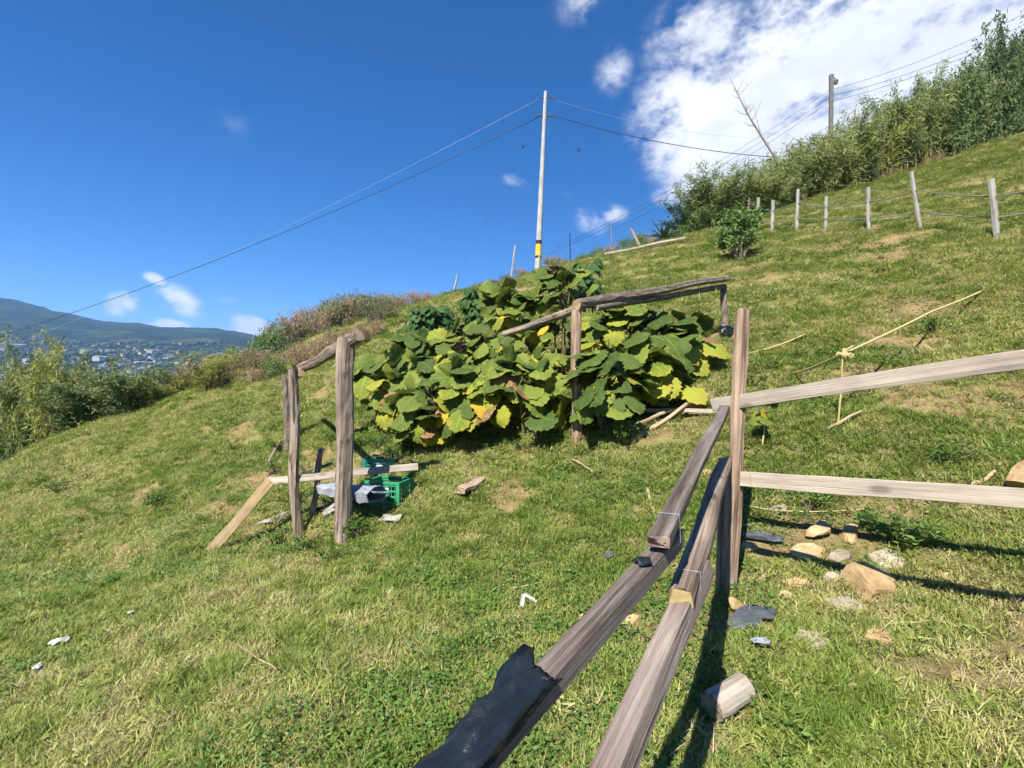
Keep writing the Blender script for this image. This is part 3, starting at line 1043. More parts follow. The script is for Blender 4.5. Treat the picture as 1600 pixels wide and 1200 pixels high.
timber('rail', A0, A1, .060 * kd, .066 * kd, MT['timber_d'], fence, seed=6, wob=.002, end=MT['timber2'])
D0, D1 = at(1066, 932, 1.66 * kd), at(1132, 722, 3.45 * kd)
timber('rail', D0, D1 + (D1 - D0).normalized() * .05, .086 * kd, .066 * kd, MT['timber2'], fence, seed=7, round_top=True, end=MT['yellowcut'])
Dd = (D1 - D0).normalized()
Cd = Vector((.62, 1, .13)).normalized()
C1 = D0 + Cd * .36 * kd - UP * .06 * kd
C0 = C1 - Cd * 2.4
timber('rail', C0, C1, .074 * kd, .070 * kd, MT['timber'], fence, seed=8, up=(-.30, .1, 1), wob=.002, end=MT['timber2'])
sp = A0 + Ad * .3
timber('post', (sp.x + .02, sp.y, gz(sp.x, sp.y) - .3), (sp.x + .02, sp.y, sp.z - .05), .1, .1, MT['post'], fence, up=(0, -1, 0), seed=9, wob=.01)
u0, u1 = at(1113, 633, 3.62 * kd), at(1600, 563, 2.42 * kd)
timber('board', u0, u1 + (u1 - u0) * .7, .022 * kd, .098 * kd, MT['board'], fence, up=(-.35, .55, 1), seed=10, wob=.004, bev=.003, bow=-.02)
l0, l1 = at(1158, 747, 3.45 * kd), at(1600, 780, 2.48 * kd)
timber('board', l0, l1 + (l1 - l0) * .7, .024 * kd, .105 * kd, MT['board'], fence, up=(-.1, .2, 1), seed=11, wob=.004, bev=.003)
e2 = l1 + (l1 - l0) * .66
timber('post', (e2.x, e2.y + .06, gz(e2.x, e2.y) - .3), (e2.x, e2.y + .06, e2.z + 1.0), .09, .08, MT['post'], fence, up=(0, -1, 0), seed=12, wob=.01)


def tie(p, d, w, h, parent, name='wire_tie', r=.0016, mat=None):
    m_ = along(p, p + d, UP)
    ring = [(-w, -h), (w, -h), (w, h), (-w, h), (-w, -h)]
    mb = MB()
    mb.tube([m_ @ Vector((a, b, .004 * i)) for i, (a, b) in enumerate(ring)], r, 4)
    return mb.build(name, mat or MT['lwire'], parent)


tie(B0 + Bd * .16 - UP * .028, Bd, .037 * kd, .054 * kd, fence, r=.001)
tie(D0 + Dd * .12 - UP * .03, Dd, .045 * kd, .066 * kd, fence, r=.001)
tie(l0 + (l1 - l0).normalized() * .05, (l1 - l0).normalized(), .016, .056, fence, mat=MT['yellowcut'])

# black plastic draped over the near rail


def drape(p0, d, L, hw, hh, left, right, seed, mat, name, label, cat):
    r = random.Random(seed)
    m_ = along(p0, p0 + d, UP)
    nu, prof = 70, []
    for q in np.linspace(0, 1, 8):
        prof.append((hw + .003 + .034 * (1 - q) ** .8, hh - left * .35 * (1 - q)))
    for q in np.linspace(0, 1, 9)[1:-1]:
        prof.append((hw + .003 - q * 2 * (hw + .003), hh + .003))
    for q in np.linspace(0, 1, 6):
        prof.append((-hw - .003, hh - right * q))
    k = len(prof)
    vs, fs = [], []
    p1_, p2_, p3_ = r.uniform(0, 6), r.uniform(0, 6), r.uniform(0, 6)
    for i in range(nu + 1):
        t = i / nu
        for j, (x, y) in enumerate(prof):
            q = j / (k - 1)
            wr = 1.05 * (.009 * math.sin(14 * t + 5 * q + p1_) + .009 * abs(math.sin(19 * t - 11 * q + p2_)) ** 3 + .007 * math.sin(27 * q + 6 * t + p3_) + .006 * (1 - abs(math.sin(23 * t + 7 * q + p3_))) ** 2 + .008 * (1 - abs(math.sin(17 * t - 13 * q))) ** 3)
            hang = abs(q - .5) * 2
            edge = (left if q < .5 else right) * .25 * hang ** 3 * (math.sin(t * 11 + p2_) + .5 * math.sin(t * 23 + p1_))
            ox = (1 if q < .5 else -1) * (abs(wr) * hang + .002)
            oy = abs(wr) * (1 - hang * .8) - (edge if hang > .4 else 0)
            oz = .03 * math.sin(5 * q + p1_) * (1 if i in (0, nu) else .2) + (.05 * math.sin(q * 6.3 + 1) if i == nu else 0)
            vs.append(m_ @ Vector((x + ox, y + oy, t * L + oz)))
    for i in range(nu):
        for j in range(k - 1):
            fs.append((i * k + j, i * k + j + 1, (i + 1) * k + j + 1, (i + 1) * k + j))
    mb = MB()
    mb.add(vs, fs)
    o = mb.build(name, mat, None, None, True)
    so = o.modifiers.new('thickness', 'SOLIDIFY')
    so.thickness = .0015
    return tag(o, label, cat)


s_end = A1 - Ad * .90 * kd
drape(s_end - Ad * .95, Ad, .95, .030 * kd, .033 * kd, .105 * kd, .020 * kd, 2, MT['black'], 'plastic_sheet', 'crumpled black plastic sheet draped over the near timber rail', 'plastic sheet')


def scrap(name, loc, size, seed, mat, label, cat, flat=.25, group=None, n=12, lift=0.0, rz=None, pts=None, thick=.003, normal=None):
    """torn irregular piece of sheet, crumpled"""
    r = random.Random(seed)
    ring = pts or [(math.cos(6.283 * i / n) * r.uniform(.65, 1.1), math.sin(6.283 * i / n) * r.uniform(.5, 1.0)) for i in range(n)]
    n = len(ring)
    vs = [(0, 0, flat * size * .5)]
    for f_ in (.4, .72, 1.0):
        for i, (x, y) in enumerate(ring):
            w_ = flat * size * (1 - f_) * .5 + flat * size * r.uniform(-.35, .35) * f_
            vs.append((x * size * f_, y * size * f_, w_))
    fs = [(0, 1 + i, 1 + (i + 1) % n) for i in range(n)]
    for b in (0, 1):
        for i in range(n):
            i2 = (i + 1) % n
            fs.append((1 + b * n + i, 1 + (b + 1) * n + i, 1 + (b + 1) * n + i2, 1 + b * n + i2))
    mb = MB()
    mb.add(vs, fs)
    nrm_ = normal if normal is not None else slope_n(loc)
    if normal is None:
        CLEAR.append((loc[0], loc[1] - size * .1, size * .85))
    mw = Matrix.Translation(Vector(loc) + nrm_ * (lift + flat * size * .2 + .035)) @ UP.rotation_difference(nrm_).to_matrix().to_4x4() @ Matrix.Rotation(rz if rz is not None else r.uniform(0, 6), 4, 'Z')
    o = mb.build(name, mat, None, mw)
    so = o.modifiers.new('thickness', 'SOLIDIFY')
    so.thickness = thick
    return tag(o, label, cat, group)


def slope_n(p):
    e = .15
    return Vector((-(gz(p[0] + e, p[1]) - gz(p[0] - e, p[1])) / (2 * e), -(gz(p[0], p[1] + e) - gz(p[0], p[1] - e)) / (2 * e), 1)).normalized()


sc_p = A1 - Ad * .33 * kd + UP * .03 * kd
scrap('plastic_scrap', sc_p, .034, 5, MT['black'], 'small black plastic scrap lying on the timber rail', 'plastic scrap', .5, normal=UP, lift=-.022)
scrap('plastic_scrap', hit(952, 873), .05, 6, MT['slate'], 'small dark plastic bit in the grass beside the timber rails', 'plastic scrap', .3)
scrap('plastic_sheet', hit(1175, 978), .17, 8, MT['slate'], 'flat dark grey plastic piece lying beside the corner post', 'plastic sheet', .12, rz=.15,
      pts=[(-1, -.3), (-.85, .15), (-.5, .35), (-.1, .62), (.3, .75), (.6, .6), (1.0, .5), (1.05, .05), (.6, -.35), (.25, -.15), (0, -.55), (-.5, -.4)])
scrap('plastic_scrap', hit(1188, 1012), .06, 9, MT['bluegrey'], 'small blue grey scrap below the flat dark plastic piece', 'plastic scrap', .35, rz=.5)
scrap('plastic_sheet', hit(1190, 846), .16, 10, MT['slate'], 'crumpled grey plastic strip on the ground behind the corner post', 'plastic sheet', .35, rz=-.5,
      pts=[(-1, .1), (-.5, .4), (.2, .3), (.9, .05), (1.0, -.3), (.5, -.35), (-.2, -.1), (-.8, -.15)])
scrap('white_litter', hit(92, 1012), .075, 21, MT['white'], 'torn white plastic litter in the grass, larger of two', 'litter', .6)
scrap('white_litter', hit(58, 1052), .04, 22, MT['white'], 'torn white plastic litter in the grass, smaller of two', 'litter', .6)
scrap('white_litter', hit(205, 965), .03, 23, MT['white'], 'tiny white scrap in the grass uphill of the torn litter', 'litter', .5)
# small white angled bracket
wb = hit(822, 948)
wr_ = thing('plastic_bracket', wb, 'small white angled plastic bracket lying in the grass', 'bracket')
Q = Matrix.Translation(wb + Vector((0, 0, .05))) @ Matrix.Rotation(.3, 4, 'Z') @ Matrix.Rotation(-.5, 4, 'X')
for (cx_, cz_, sx_, sz_, an) in ((-.028, -.008, .018, .085, -.35), (.03, .0, .1, .02, -.62)):
    mb = MB()
    mb.box((0, 0, 0), (sx_, .05, sz_))
    mb.build('arm', MT['white'], wr_, Q @ Matrix.Translation((cx_, 0, cz_)) @ Matrix.Rotation(an * -1, 4, 'Y'))

# short round log lying in the grass
lg = hit(1140, 1108)
CLEAR.append((lg.x, lg.y, .09))
ld = Vector((.88, .42, .16)).normalized()
c_ = lg + slope_n(lg) * .06
lo = log('short_log', c_ - ld * .11, c_ + ld * .11, .066, .063, MT['log'], None, seed=31, bend=.002, rough=.02, knots=1, segs=18, cut=MT['post'])
lo.data.materials[0] = MT['board']
tag(lo, 'short sawn round of pale wood lying in the grass beside the rails', 'log')

# --- left frame: three posts and a log beam


def px_log(name, base, top, wpx, mat, parent, d=None, extra=.3, taper=.92, **kw):
    b = base if isinstance(base, Vector) else hit(*base)
    d = d or b.y
    tpt = at(top[0], top[1], d)
    r_ = wpx / 2 / F * d
    return log(name, b - (tpt - b).normalized() * extra, tpt, r_, r_ * taper, mat, parent, **kw), b, tpt


pA = hit(537, 845)
frame1 = thing('post_frame', pA, 'three rough log posts carrying a log beam, set beside the green crates', 'frame')
_, bA, tA = px_log('post', pA, (550, 528), 27, MT['log'], frame1, seed=41, bend=.03, rough=.085, knots=12)
bB = hit(468, 838)
_, bB, tB = px_log('post', bB, (465, 578), 15.5, MT['log'], frame1, d=bB.y + .05, seed=42, bend=.07, rough=.08, knots=8)
bCc = hit(448, 705)
_, bCc, tCc = px_log('post', bCc, (449, 586), 13, MT['barklog'], frame1, seed=43, bend=.04, rough=.09)
log('beam', tA + Vector((.11, -.10, .02)), tB + Vector((-.02, .05, .03)), .068, .055, MT['barklog'], frame1, seed=44, bend=.018, rough=.10, knots=8, cut=MT['cut'])
log('beam', tB + Vector((.03, .0, -.03)), tCc + Vector((-.03, .1, -.02)), .05, .045, MT['barklog'], frame1, seed=45, bend=.02)
# small forked post beside it
fb = hit(487, 806)
fp = thing('forked_post', fb, 'short crooked forked branch standing beside the middle log post', 'stake')
log('stem', fb - Vector((0, 0, .2)), at(491, 700, fb.y), .038, .032, MT['log'], fp, seed=46, bend=.05)
log('branch', at(489, 745, fb.y), at(462, 712, fb.y - .1), .018, .012, MT['barklog'], fp, seed=47)
log('branch', at(489, 738, fb.y), at(520, 724, fb.y + .1), .022, .016, MT['barklog'], fp, seed=48)
mb = MB()
for k_ in range(3):
    c0 = at(478, 738 + 3 * k_, fb.y)
    mb.tube([c0 + Vector((.1 * math.cos(a), .1 * math.sin(a), .02 * math.sin(2 * a))) for a in np.linspace(0, 6.28, 13)], .008, 5)
mb.build('lashing', MT['black'], fp)

# boards by the frame
bd = bA.y
hb0, hb1 = at(420, 752, bd - .05 + .35), at(652, 729, bd + .55)
tag(timber('horizontal_board', hb0, hb1, .022, .085, MT['board'], None, up=(0, .25, 1), seed=51, wob=.004), 'thin pale board fixed level across the log posts before the crates', 'board')
ln0 = hit(327, 862)
tag(timber('leaning_board', ln0 - Vector((0, 0, .02)), at(423, 752, hb0.y - .03), 0.02, .12, MT['tan'], None, up=(-.72, .1, .68), seed=52, wob=.006, end=MT['tan']), 'pale board leaning from the level board down into the grass', 'board')
tag(log('grass_pole', hit(355, 838) + Vector((0, .05, .03)), hit(437, 700) + Vector((0, .1, .1)), .025, .02, MT['log'], None, seed=53), 'thin pole lying in the grass behind the leaning board', 'pole')


def sheet(name, corners, mat, label, cat, wave=.02, n=14, thick=.004, group=None, torn=.04, seed=0):
    """thin sheet over four corner points, slightly buckled, edges uneven"""
    r = random.Random(seed)
    a, b, c, d = [Vector(p) for p in corners]
    nn = (b - a).cross(d - a).normalized()
    vs, fs = [], []
    m_ = 7
    eo = [r.uniform(-torn, torn) for _ in range(200)]
    for i in range(n + 1):
        for j in range(m_ + 1):
            u, v = i / n, j / m_
            if j in (0, m_):
                v += eo[i + 40 * (j > 0)]
            if i in (0, n):
                u += eo[100 + j + 20 * (i > 0)] * .5
            p = (a * (1 - u) + b * u) * (1 - v) + (d * (1 - u) + c * u) * v
            vs.append(p + nn * wave * (math.sin(u * 9 + v * 3 + seed) + .6 * math.sin(v * 7 - u * 4)))
    for i in range(n):
        for j in range(m_):
            q = i * (m_ + 1) + j
            fs.append((q, q + m_ + 1, q + m_ + 2, q + 1))
    mb = MB()
    mb.add(vs, fs)
    o = mb.build(name, mat, None, None, True)
    o.modifiers.new('thickness', 'SOLIDIFY').thickness = thick
    return tag(o, label, cat, group)


zl = Vector((0, 0, .05))
sheet('metal_sheet', [hit(398, 828) + zl, hit(520, 802) + zl, hit(525, 790) + zl, hit(440, 806) + zl], MT['zinc'], 'flat rusty grey sheet lying in the grass behind the middle log post', 'metal sheet', .015, seed=1)
sheet('metal_sheet', [hit(502, 812) + zl, hit(530, 806) + zl * 1.5, hit(575, 782) + zl * 3, hit(540, 785) + zl * 3], MT['zinc'], 'small rusty sheet propped behind the thick log post', 'metal sheet', .012, seed=2)
sheet('metal_sheet', [hit(590, 822) + zl, hit(622, 822) + zl, hit(630, 812) + zl, hit(598, 812) + zl], MT['zinc'], 'small flat rusty scrap in front of the green crates', 'metal sheet', .006, seed=3)
# grey folded tarp bundle
tb0, tb1 = at(508, 762, bd + .45), at(590, 772, bd + .12)
tarp = thing('folded_tarp', hit(560, 792), 'folded blue grey tarp bundle lying behind the thick log post', 'tarp')
prof = [(-.13, -.06), (-.15, .03), (-.05, .075), (.07, .06), (.15, .0), (.10, -.07)]
vs, fs = [], []
for i in range(13):
    q = i / 12
    c0 = tb0.lerp(tb1, q)
    m_ = along(tb0, tb1)
    for j, (x, y) in enumerate(prof):
        s_ = .75 + .35 * q + .08 * math.sin(i * 2.1 + j)
        vs.append(c0 + m_.to_3x3() @ Vector((x * s_, y * s_ + .012 * math.sin(i * 1.7 + j * 2), 0)))
for i in range(12):
    for j in range(6):
        fs.append((i * 6 + j, i * 6 + (j + 1) % 6, (i + 1) * 6 + (j + 1) % 6, (i + 1) * 6 + j))
fs.append(tuple(range(5, -1, -1)))
mb = MB()
mb.add(vs, fs)
o = mb.build('roll', MT['bluegrey'], tarp)
o.modifiers.new('thickness', 'SOLIDIFY').thickness = .01
mb = MB()
m_ = along(tb0, tb1).to_3x3()
e_ = [tb1 + m_ @ Vector(p) for p in ((-.12, .08, -.1), (.11, .07, -.12), (.16, -.02, .05), (-.10, .045, .05))]
mb.add([*e_, *[p + Vector((0, 0, -.012)) for p in e_]], [(0, 1, 2, 3), (7, 6, 5, 4), (0, 4, 5, 1), (1, 5, 6, 2), (2, 6, 7, 3), (3, 7, 4, 0)])
mb.build('flap', MT['bluegrey'], tarp)


# --- crates
def crate(name, loc, rz, L, W_, H, mat, label, tilt=0.0, emblem=True):
    mw0 = Matrix.Translation(Vector(loc)) @ Matrix.Rotation(rz, 4, 'Z') @ Matrix.Rotation(tilt, 4, 'X')
    o = thing(name, loc, label, 'crate', 'green plastic crates by the log posts', rz)
    mb = MB()
    mb.box((0, 0, .012), (L, W_, .024))
    for i in range(5):
        mb.box((0, -W_ / 2 + W_ * (i + .5) / 5, .03), (L * .96, .02, .012))
    mb.build('base', mat, o, mw0)
    mb = MB()
    for (a, b, c, d) in ((0, W_ / 2, L + .03, .03), (0, -W_ / 2, L + .03, .03), (L / 2, 0, .03, W_ - .03), (-L / 2, 0, .03, W_ - .03)):
        mb.box((a, b, H - .012), (c, d, .028))
    mb.build('rim', mat, o, mw0)
    for sx_ in (-1, 1):
        for sy_ in (-1, 1):
            mb = MB()
            mb.box((sx_ * (L / 2 - .006), sy_ * (W_ / 2 - .006), H / 2), (.04, .04, H - .055))
            mb.build('corner_post', mat, o, mw0)
    for side in range(4):
        ln, off = (L, W_ / 2) if side % 2 == 0 else (W_, L / 2)
        mb = MB()
        mw = mw0 @ Matrix.Rotation(side * math.pi / 2, 4, 'Z')
        for i in range(4):
            mb.box((0, -off + .002, .05 + (H - .09) * i / 3), (ln - .05, .012, .020))
        nb = int(ln / .045)
        for i in range(1, nb):
            mb.box((-ln / 2 + ln * i / nb, -off + .003, H / 2), (.010, .009, H - .06))
        mb.box((0, -off + .002, H * .62), (ln * .42, .014, H * .34))
        pn = mb.build('side_panel', mat, o, mw)
        if side in (0, 2) and emblem:
            mb = MB()
            y_ = -off - .0065
            mb.add([(-.05, y_, H * .30), (.05, y_, H * .30), (.03, y_, H * .48), (.05, y_, H * .62), (-.05, y_, H * .62), (-.03, y_, H * .48)], [(0, 1, 2, 5), (5, 2, 3, 4)])
            for i in range(7):
                mb.add([(-.085 + i * .026, y_, H * .68), (-.069 + i * .026, y_, H * .68), (-.069 + i * .026, y_, H * .76), (-.085 + i * .026, y_, H * .76)], [(0, 1, 2, 3)])
            em = mb.build('emblem', MT['print'], pn, mw)
    return o


c1 = hit(606, 792)
crate('plastic_crate', c1 + Vector((-.02, .16, .0)), -.30, .44, .32, .29, MT['crate'], 'bright green plastic lattice crate with white print, open and empty')
c2 = hit(588, 742)
crate('plastic_crate', c2 + Vector((.02, .15, .0)), .15, .42, .32, .22, MT['crate2'], 'teal green plastic crate with a dry leaf on it, behind the bright green one', emblem=True)
scrap('dry_leaf', c2 + Vector((-.02, .12, .22)), .13, 61, LEAFM['brown'], 'curled dry brown leaf lying on the teal crate', 'dry leaf', .6, normal=UP)
# chunk of wood
wc = hit(738, 768)
tag(timber('wood_block', wc + Vector((-.12, -.16, .03)), wc + Vector((.10, .17, .09)), .13, .07, MT['post'], None, seed=62, wob=.008, bev=.015), 'short split block of brown wood lying in the grass before the big-leaved plants', 'wood block')

# --- trellis over the big-leaved plants
pD = hit(902, 690)
frame2 = thing('trellis_frame', pD, 'log post and long bark-covered poles over the big-leaved plants', 'frame')
_, bD, tD = px_log('post', pD, (903, 484), 16, MT['post'], frame2, seed=71, bend=.015, rough=.05, taper=1.0)
bE = hit(1131, 523)
_, bE, tE = px_log('post', bE, (1132, 446), 10.5, MT['barklog'], frame2, seed=72, bend=.03)
log('beam', tD + Vector((-.02, -.05, .06)), tE + Vector((.06, .0, .07)), .068, .052, MT['barklog'], frame2, seed=73, bend=.03, rough=.10, knots=14)
log('beam', tD + Vector((.25, .12, .04)), tE + Vector((.0, .05, .035)), .042, .045, MT['barklog'], frame2, seed=74, bend=.02, rough=.07)
log('beam', tD + Vector((.05, .02, .04)), at(788, 521, pD.y + .9), .055, .048, MT['log'], frame2, seed=75, bend=.012, rough=.05)
for k_ in range(6):
    p_ = tD.lerp(tE, .2 + .14 * k_) + Vector((0, -.04, .05))
    mb = MB()
    mb.tube([p_ + Vector((0, 0, .06)), p_ + Vector((.01, -.03, -.02)), p_ + Vector((.015, -.02, -.12 - .1 * random.random()))], .007, 4)
    mb.build('twine', MT['rope'], frame2)
scrap('plastic_bag', at(1133, 516, bE.y - .1), .16, 76, MT['black'], 'black plastic bag wrapped around the foot of the far trellis post', 'plastic bag', .5, normal=Vector((0, -1, .2)).normalized(), lift=-.03)

# --- sticks and boards lying right of the plants


def stick(name, a, b, r0, r1, label, mat='stick', lift=.03, cat='stick', seed=0, d1=None):
    p0, p1 = hit(*a), hit(*b)
    return tag(log(name, p0 + UP * lift, p1 + UP * lift, r0, r1, MT[mat], None, seed=seed, bend=.02, segs=8, knots=2), label, cat)


s0, s1 = hit(1000, 655), at(1125, 642, hit(1000, 655).y - .55)
tag(timber('flat_board', s0 + UP * .12, s1, .06, .05, MT['board'], None, seed=81), 'pale squared board propped across sticks beside the big-leaved plants', 'board')
stick('thick_stick', (988, 697), (1098, 625), .034, .02, 'straight yellow brown stick lying under the propped board', seed=82, lift=.05)
stick('thin_stick', (985, 672), (1075, 640), .024, .018, 'grey brown stick lying half under the big-leaved plants', seed=83)
stick('thick_stick', (1075, 640), (1132, 608), .04, .03, 'stubby thick stick lying uphill of the propped board', seed=84)
stick('thin_stick', (1292, 676), (1345, 652), .016, .012, 'short grey stick lying below the yellow cane stake', seed=85)
stick('thin_stick', (800, 925), (905, 905), .008, .005, 'thin dry twig in the grass behind the white bracket', seed=86)
stick('thin_stick', (370, 1012), (425, 1070), .006, .004, 'thin curved straw twig in the lower grass', seed=87)
stick('thin_stick', (893, 722), (922, 748), .012, .008, 'short dry twig below the trellis post', seed=88)
stick('thin_stick', (1012, 770), (1022, 820), .014, .010, 'short dark twig beside the upper rail', seed=89)
stick('thin_stick', (1120, 820), (1172, 838), .012, .008, 'dark crooked twig at the foot of the corner post', seed=90, mat='twig')
stick('thin_stick', (1515, 762), (1560, 748), .02, .014, 'pale grey stick beside the big ochre boulder', seed=91)

# ropes held by canes
kn = hit(1308, 664)
kt = at(1317, 553, kn.y)
cane = thing('cane_stake', kn, 'yellow cane stake with a knotted straw rope at its top', 'stake')
mb = MB()
mb.tube([kn - UP * .1, kn.lerp(kt, .5) + Vector((.012, 0, 0)), kt + UP * .06], [.010, .009, .007], 7)
mb.build('cane', MT['cane'], cane)
mb = MB()
for k_ in range(14):
    d_ = Vector((random.gauss(0, 1), random.gauss(0, 1), random.gauss(0, .7))).normalized()
    mb.tube([kt, kt + d_ * .05, kt + d_ * .05 + Vector((random.uniform(-.02, .1), 0, random.uniform(-.04, .06)))], .009, 4)
mb.build('knot', MT['rope'], cane)


def rope(name, pts, r, mat, label, cat='rope', group=None, sag=0.0, n=24):
    path = []
    for (a, b) in zip(pts[:-1], pts[1:]):
        for i in range(n):
            q = i / n
            path.append(Vector(a).lerp(Vector(b), q) - UP * sag * 4 * q * (1 - q))
    path.append(Vector(pts[-1]))
    mb = MB()
    mb.tube(path, r, 5)
    return tag(mb.build(name, mat, None, None, True), label, cat, group)


h0, h1 = hit(1242, 584), hit(1546, 450)
rope('straw_rope', [h0, kt, kt.lerp(h1, .5) + UP * .03, h1], .014, MT['rope'], 'straw coloured rope stretched up the slope over the cane stake', sag=.01)
rope('straw_rope', [hit(1112, 559) + UP * .03, at(1170, 552, hit(1170, 556).y - .1), hit(1258, 526) + UP * .03], .013, MT['rope'], 'straw coloured rope on the slope behind the corner post', sag=.03)
rope('straw_rope', [hit(1158, 795) + UP * .04, hit(1230, 808) + UP * .05, hit(1350, 808) + UP * .05], .005, MT['rope'], 'thin straw rope lying on the ground under the lower board', sag=.01)
rope('loose_cord', [at(905, 1020, 1.9), hit(897, 1100) + UP * .06, hit(925, 1118) + UP * .05, hit(945, 1105) + UP * .1], .0025, MT['rope'], 'thin pale loop of cord hanging between the two rails', 'cord', sag=.03)


# --- stones
def stone(name, px, py, w, seed, mat, label, flat=.55, group='stones scattered inside the fence corner', sink=.25, el=1.4):
    p = hit(px, py)
    CLEAR.append((p.x, p.y, w / F * p.y * .45))
    r = random.Random(seed)
    bm = bmesh.new()
    bmesh.ops.create_icosphere(bm, subdivisions=2, radius=1)
    # cut by random planes so that it has flat broken faces
    for _ in range(9):
        d = Vector((r.gauss(0, 1), r.gauss(0, 1), r.gauss(0, .9))).normalized()
        k_ = r.uniform(.42, .75)
        for v_ in bm.verts:
            e = v_.co.dot(d) - k_
            if e > 0:
                v_.co -= d * e
    s = w / F * p.y / 2
    for v_ in bm.verts:
        v_.co = Vector((v_.co.x * s * 1.12, v_.co.y * s * (1.12 / el), v_.co.z * s * flat * 1.12)) + Vector((r.uniform(-1, 1), r.uniform(-1, 1), r.uniform(-1, 1))) * s * .03
    me = bpy.data.meshes.new(name)
    bm.to_mesh(me)
    bm.free()
    me.materials.append(mat)
    nn = slope_n(p)
    mw = Matrix.Translation(p + nn * s * flat * (.9 - sink)) @ UP.rotation_difference(nn).to_matrix().to_4x4() @ Matrix.Rotation(r.uniform(-.6, .6), 4, 'Z') @ Matrix.Rotation(r.uniform(-.25, .25), 4, 'Y')
    return tag(link(name, me, None, mw), label, 'stone', group)


def slab(name, px, py, w, seed, mat, label, flat=.3, group='stones scattered inside the fence corner', sink=0, el=1.4, pts=None, tilt=.12, thick=None, face=None):
    """broken flat stone: irregular polygon with worn edges"""
    p = hit(px, py)
    r = random.Random(seed)
    s_ = w / F * p.y / 2
    n = r.randint(5, 7)
    ring = pts or [(math.cos(6.283 * (i + r.uniform(-.25, .25)) / n) * r.uniform(.8, 1.1), math.sin(6.283 * (i + r.uniform(-.25, .25)) / n) * r.uniform(.75, 1.05) / el) for i in range(n)]
    n = len(ring)
    th = thick or s_ * flat * 1.6
    vs = []
    for (k_, z_) in ((1.06, -th), (1.0, -th * .15), (.90, 0.0)):
        for (x, y) in ring:
            vs.append((x * s_ * k_ * r.uniform(.97, 1.03), y * s_ * k_ * r.uniform(.97, 1.03), z_ + r.uniform(-.08, .08) * th))
    vs.append((0, 0, th * .06))
    fs = [tuple(range(n - 1, -1, -1))]
    for b in (0, 1):
        for i in range(n):
            i2 = (i + 1) % n
            fs.append((b * n + i, b * n + i2, (b + 1) * n + i2, (b + 1) * n + i))
    for i in range(n):
        fs.append((2 * n + i, 2 * n + (i + 1) % n, 3 * n))
    mb = MB()
    mb.add(vs, fs)
    nn = face or (slope_n(p) + Vector((r.uniform(-tilt, tilt), -abs(r.uniform(0, tilt * 2)), 0))).normalized()
    CLEAR.append((p.x, p.y - s_ * .2, s_ * .62))
    mw = Matrix.Translation(p + UP * .026) @ along((0, 0, 0), nn, (0, 1, .3))
    if face is not None:
        mw = Matrix.Translation(p + UP * s_ * .6) @ along((0, 0, 0), nn, (0, 0, 1))
    return tag(mb.build(name, mat, None, mw), label, 'stone', group)


S1, S2 = MT['stone'], MT['stone2']
slab('boulder', 1367, 922, 72, 3, S1, 'large ochre wedge shaped stone standing proud of the grass', pts=[(-.95, -.78), (.30, -.85), (1.0, -.30), (.12, .72), (-.62, .78)][::1], thick=.2, face=Vector((.14, -.45, .88)).normalized())
slab('flat_stone', 1385, 880, 66, 4, S2, 'pale cracked flat stone behind the large ochre wedge', .35)
slab('flat_stone', 1322, 950, 66, 5, S2, 'flat pale grey stone just below the large ochre wedge', .3)
slab('flat_stone', 1268, 1008, 60, 6, S2, 'flat buff stone half covered by long grass', .3)
slab('flat_stone', 1372, 1000, 50, 7, S1, 'thin ochre stone below the flat pale grey stone', .25)
stone('rounded_stone', 1278, 834, 48, 8, S1, 'rounded ochre stone under the lower board shadow', .5)
stone('rounded_stone', 1330, 842, 44, 9, S1, 'dark ochre stone in the board shadow beside the rounded one', .45)
slab('flat_stone', 1262, 865, 54, 10, S1, 'broad low ochre stone in front of the rounded one', .35)
slab('flat_stone', 1312, 872, 36, 11, S2, 'small grey stone between the broad low stone and the cracked flat one', .4)
stone('rounded_stone', 1150, 958, 34, 12, S1, 'rounded tan stone touching the flat dark plastic piece', .8)
stone('rounded_stone', 1228, 938, 26, 13, S1, 'small brown stone between the corner post and the ochre wedge', .6)
slab('flat_stone', 1245, 918, 34, 14, S1, 'thin pale stone just uphill of the small brown stone', .3)
stone('rounded_stone', 1172, 862, 30, 15, S1, 'tan stone beside the foot of the corner post', .6)
stone('rounded_stone', 1218, 800, 28, 16, S2, 'grey stone in the hollow behind the corner post', .6)
stone('rounded_stone', 1110, 828, 24, 17, S1, 'ochre stone in the grass between the rails and the corner post', .6)
stone('boulder', 1592, 764, 62, 18, S1, 'big ochre boulder beyond the lower board', .8, sink=.1)
slab('flat_stone', 1530, 778, 46, 19, S2, 'low grey stone beside the big ochre boulder', .4)
slab('flat_stone', 1100, 742, 24, 20, S1, 'small ochre stone under the upper rail end', .5)
slab('flat_stone', 980, 975, 40, 22, S1, 'flat ochre stone between the two near rails', .3)
slab('flat_stone', 915, 968, 26, 24, S1, 'small ochre stone in the grass beside the near rail', .3)
slab('flat_stone', 1300, 905, 22, 25, S2, 'little grey chip of stone uphill of the ochre wedge', .4)
for i_, (a_, b_, w_) in enumerate(((1480, 905, 22), (1500, 1065, 26), (1222, 1070, 22), (1440, 985, 20), (1330, 1075, 18), (1190, 905, 18), (1130, 775, 20), (1170, 1040, 16))):
    stone('small_stone', a_, b_, w_, 40 + i_, S1, 'small ochre stone chip half sunk in the grass', .4, group='small stone chips in the grass')


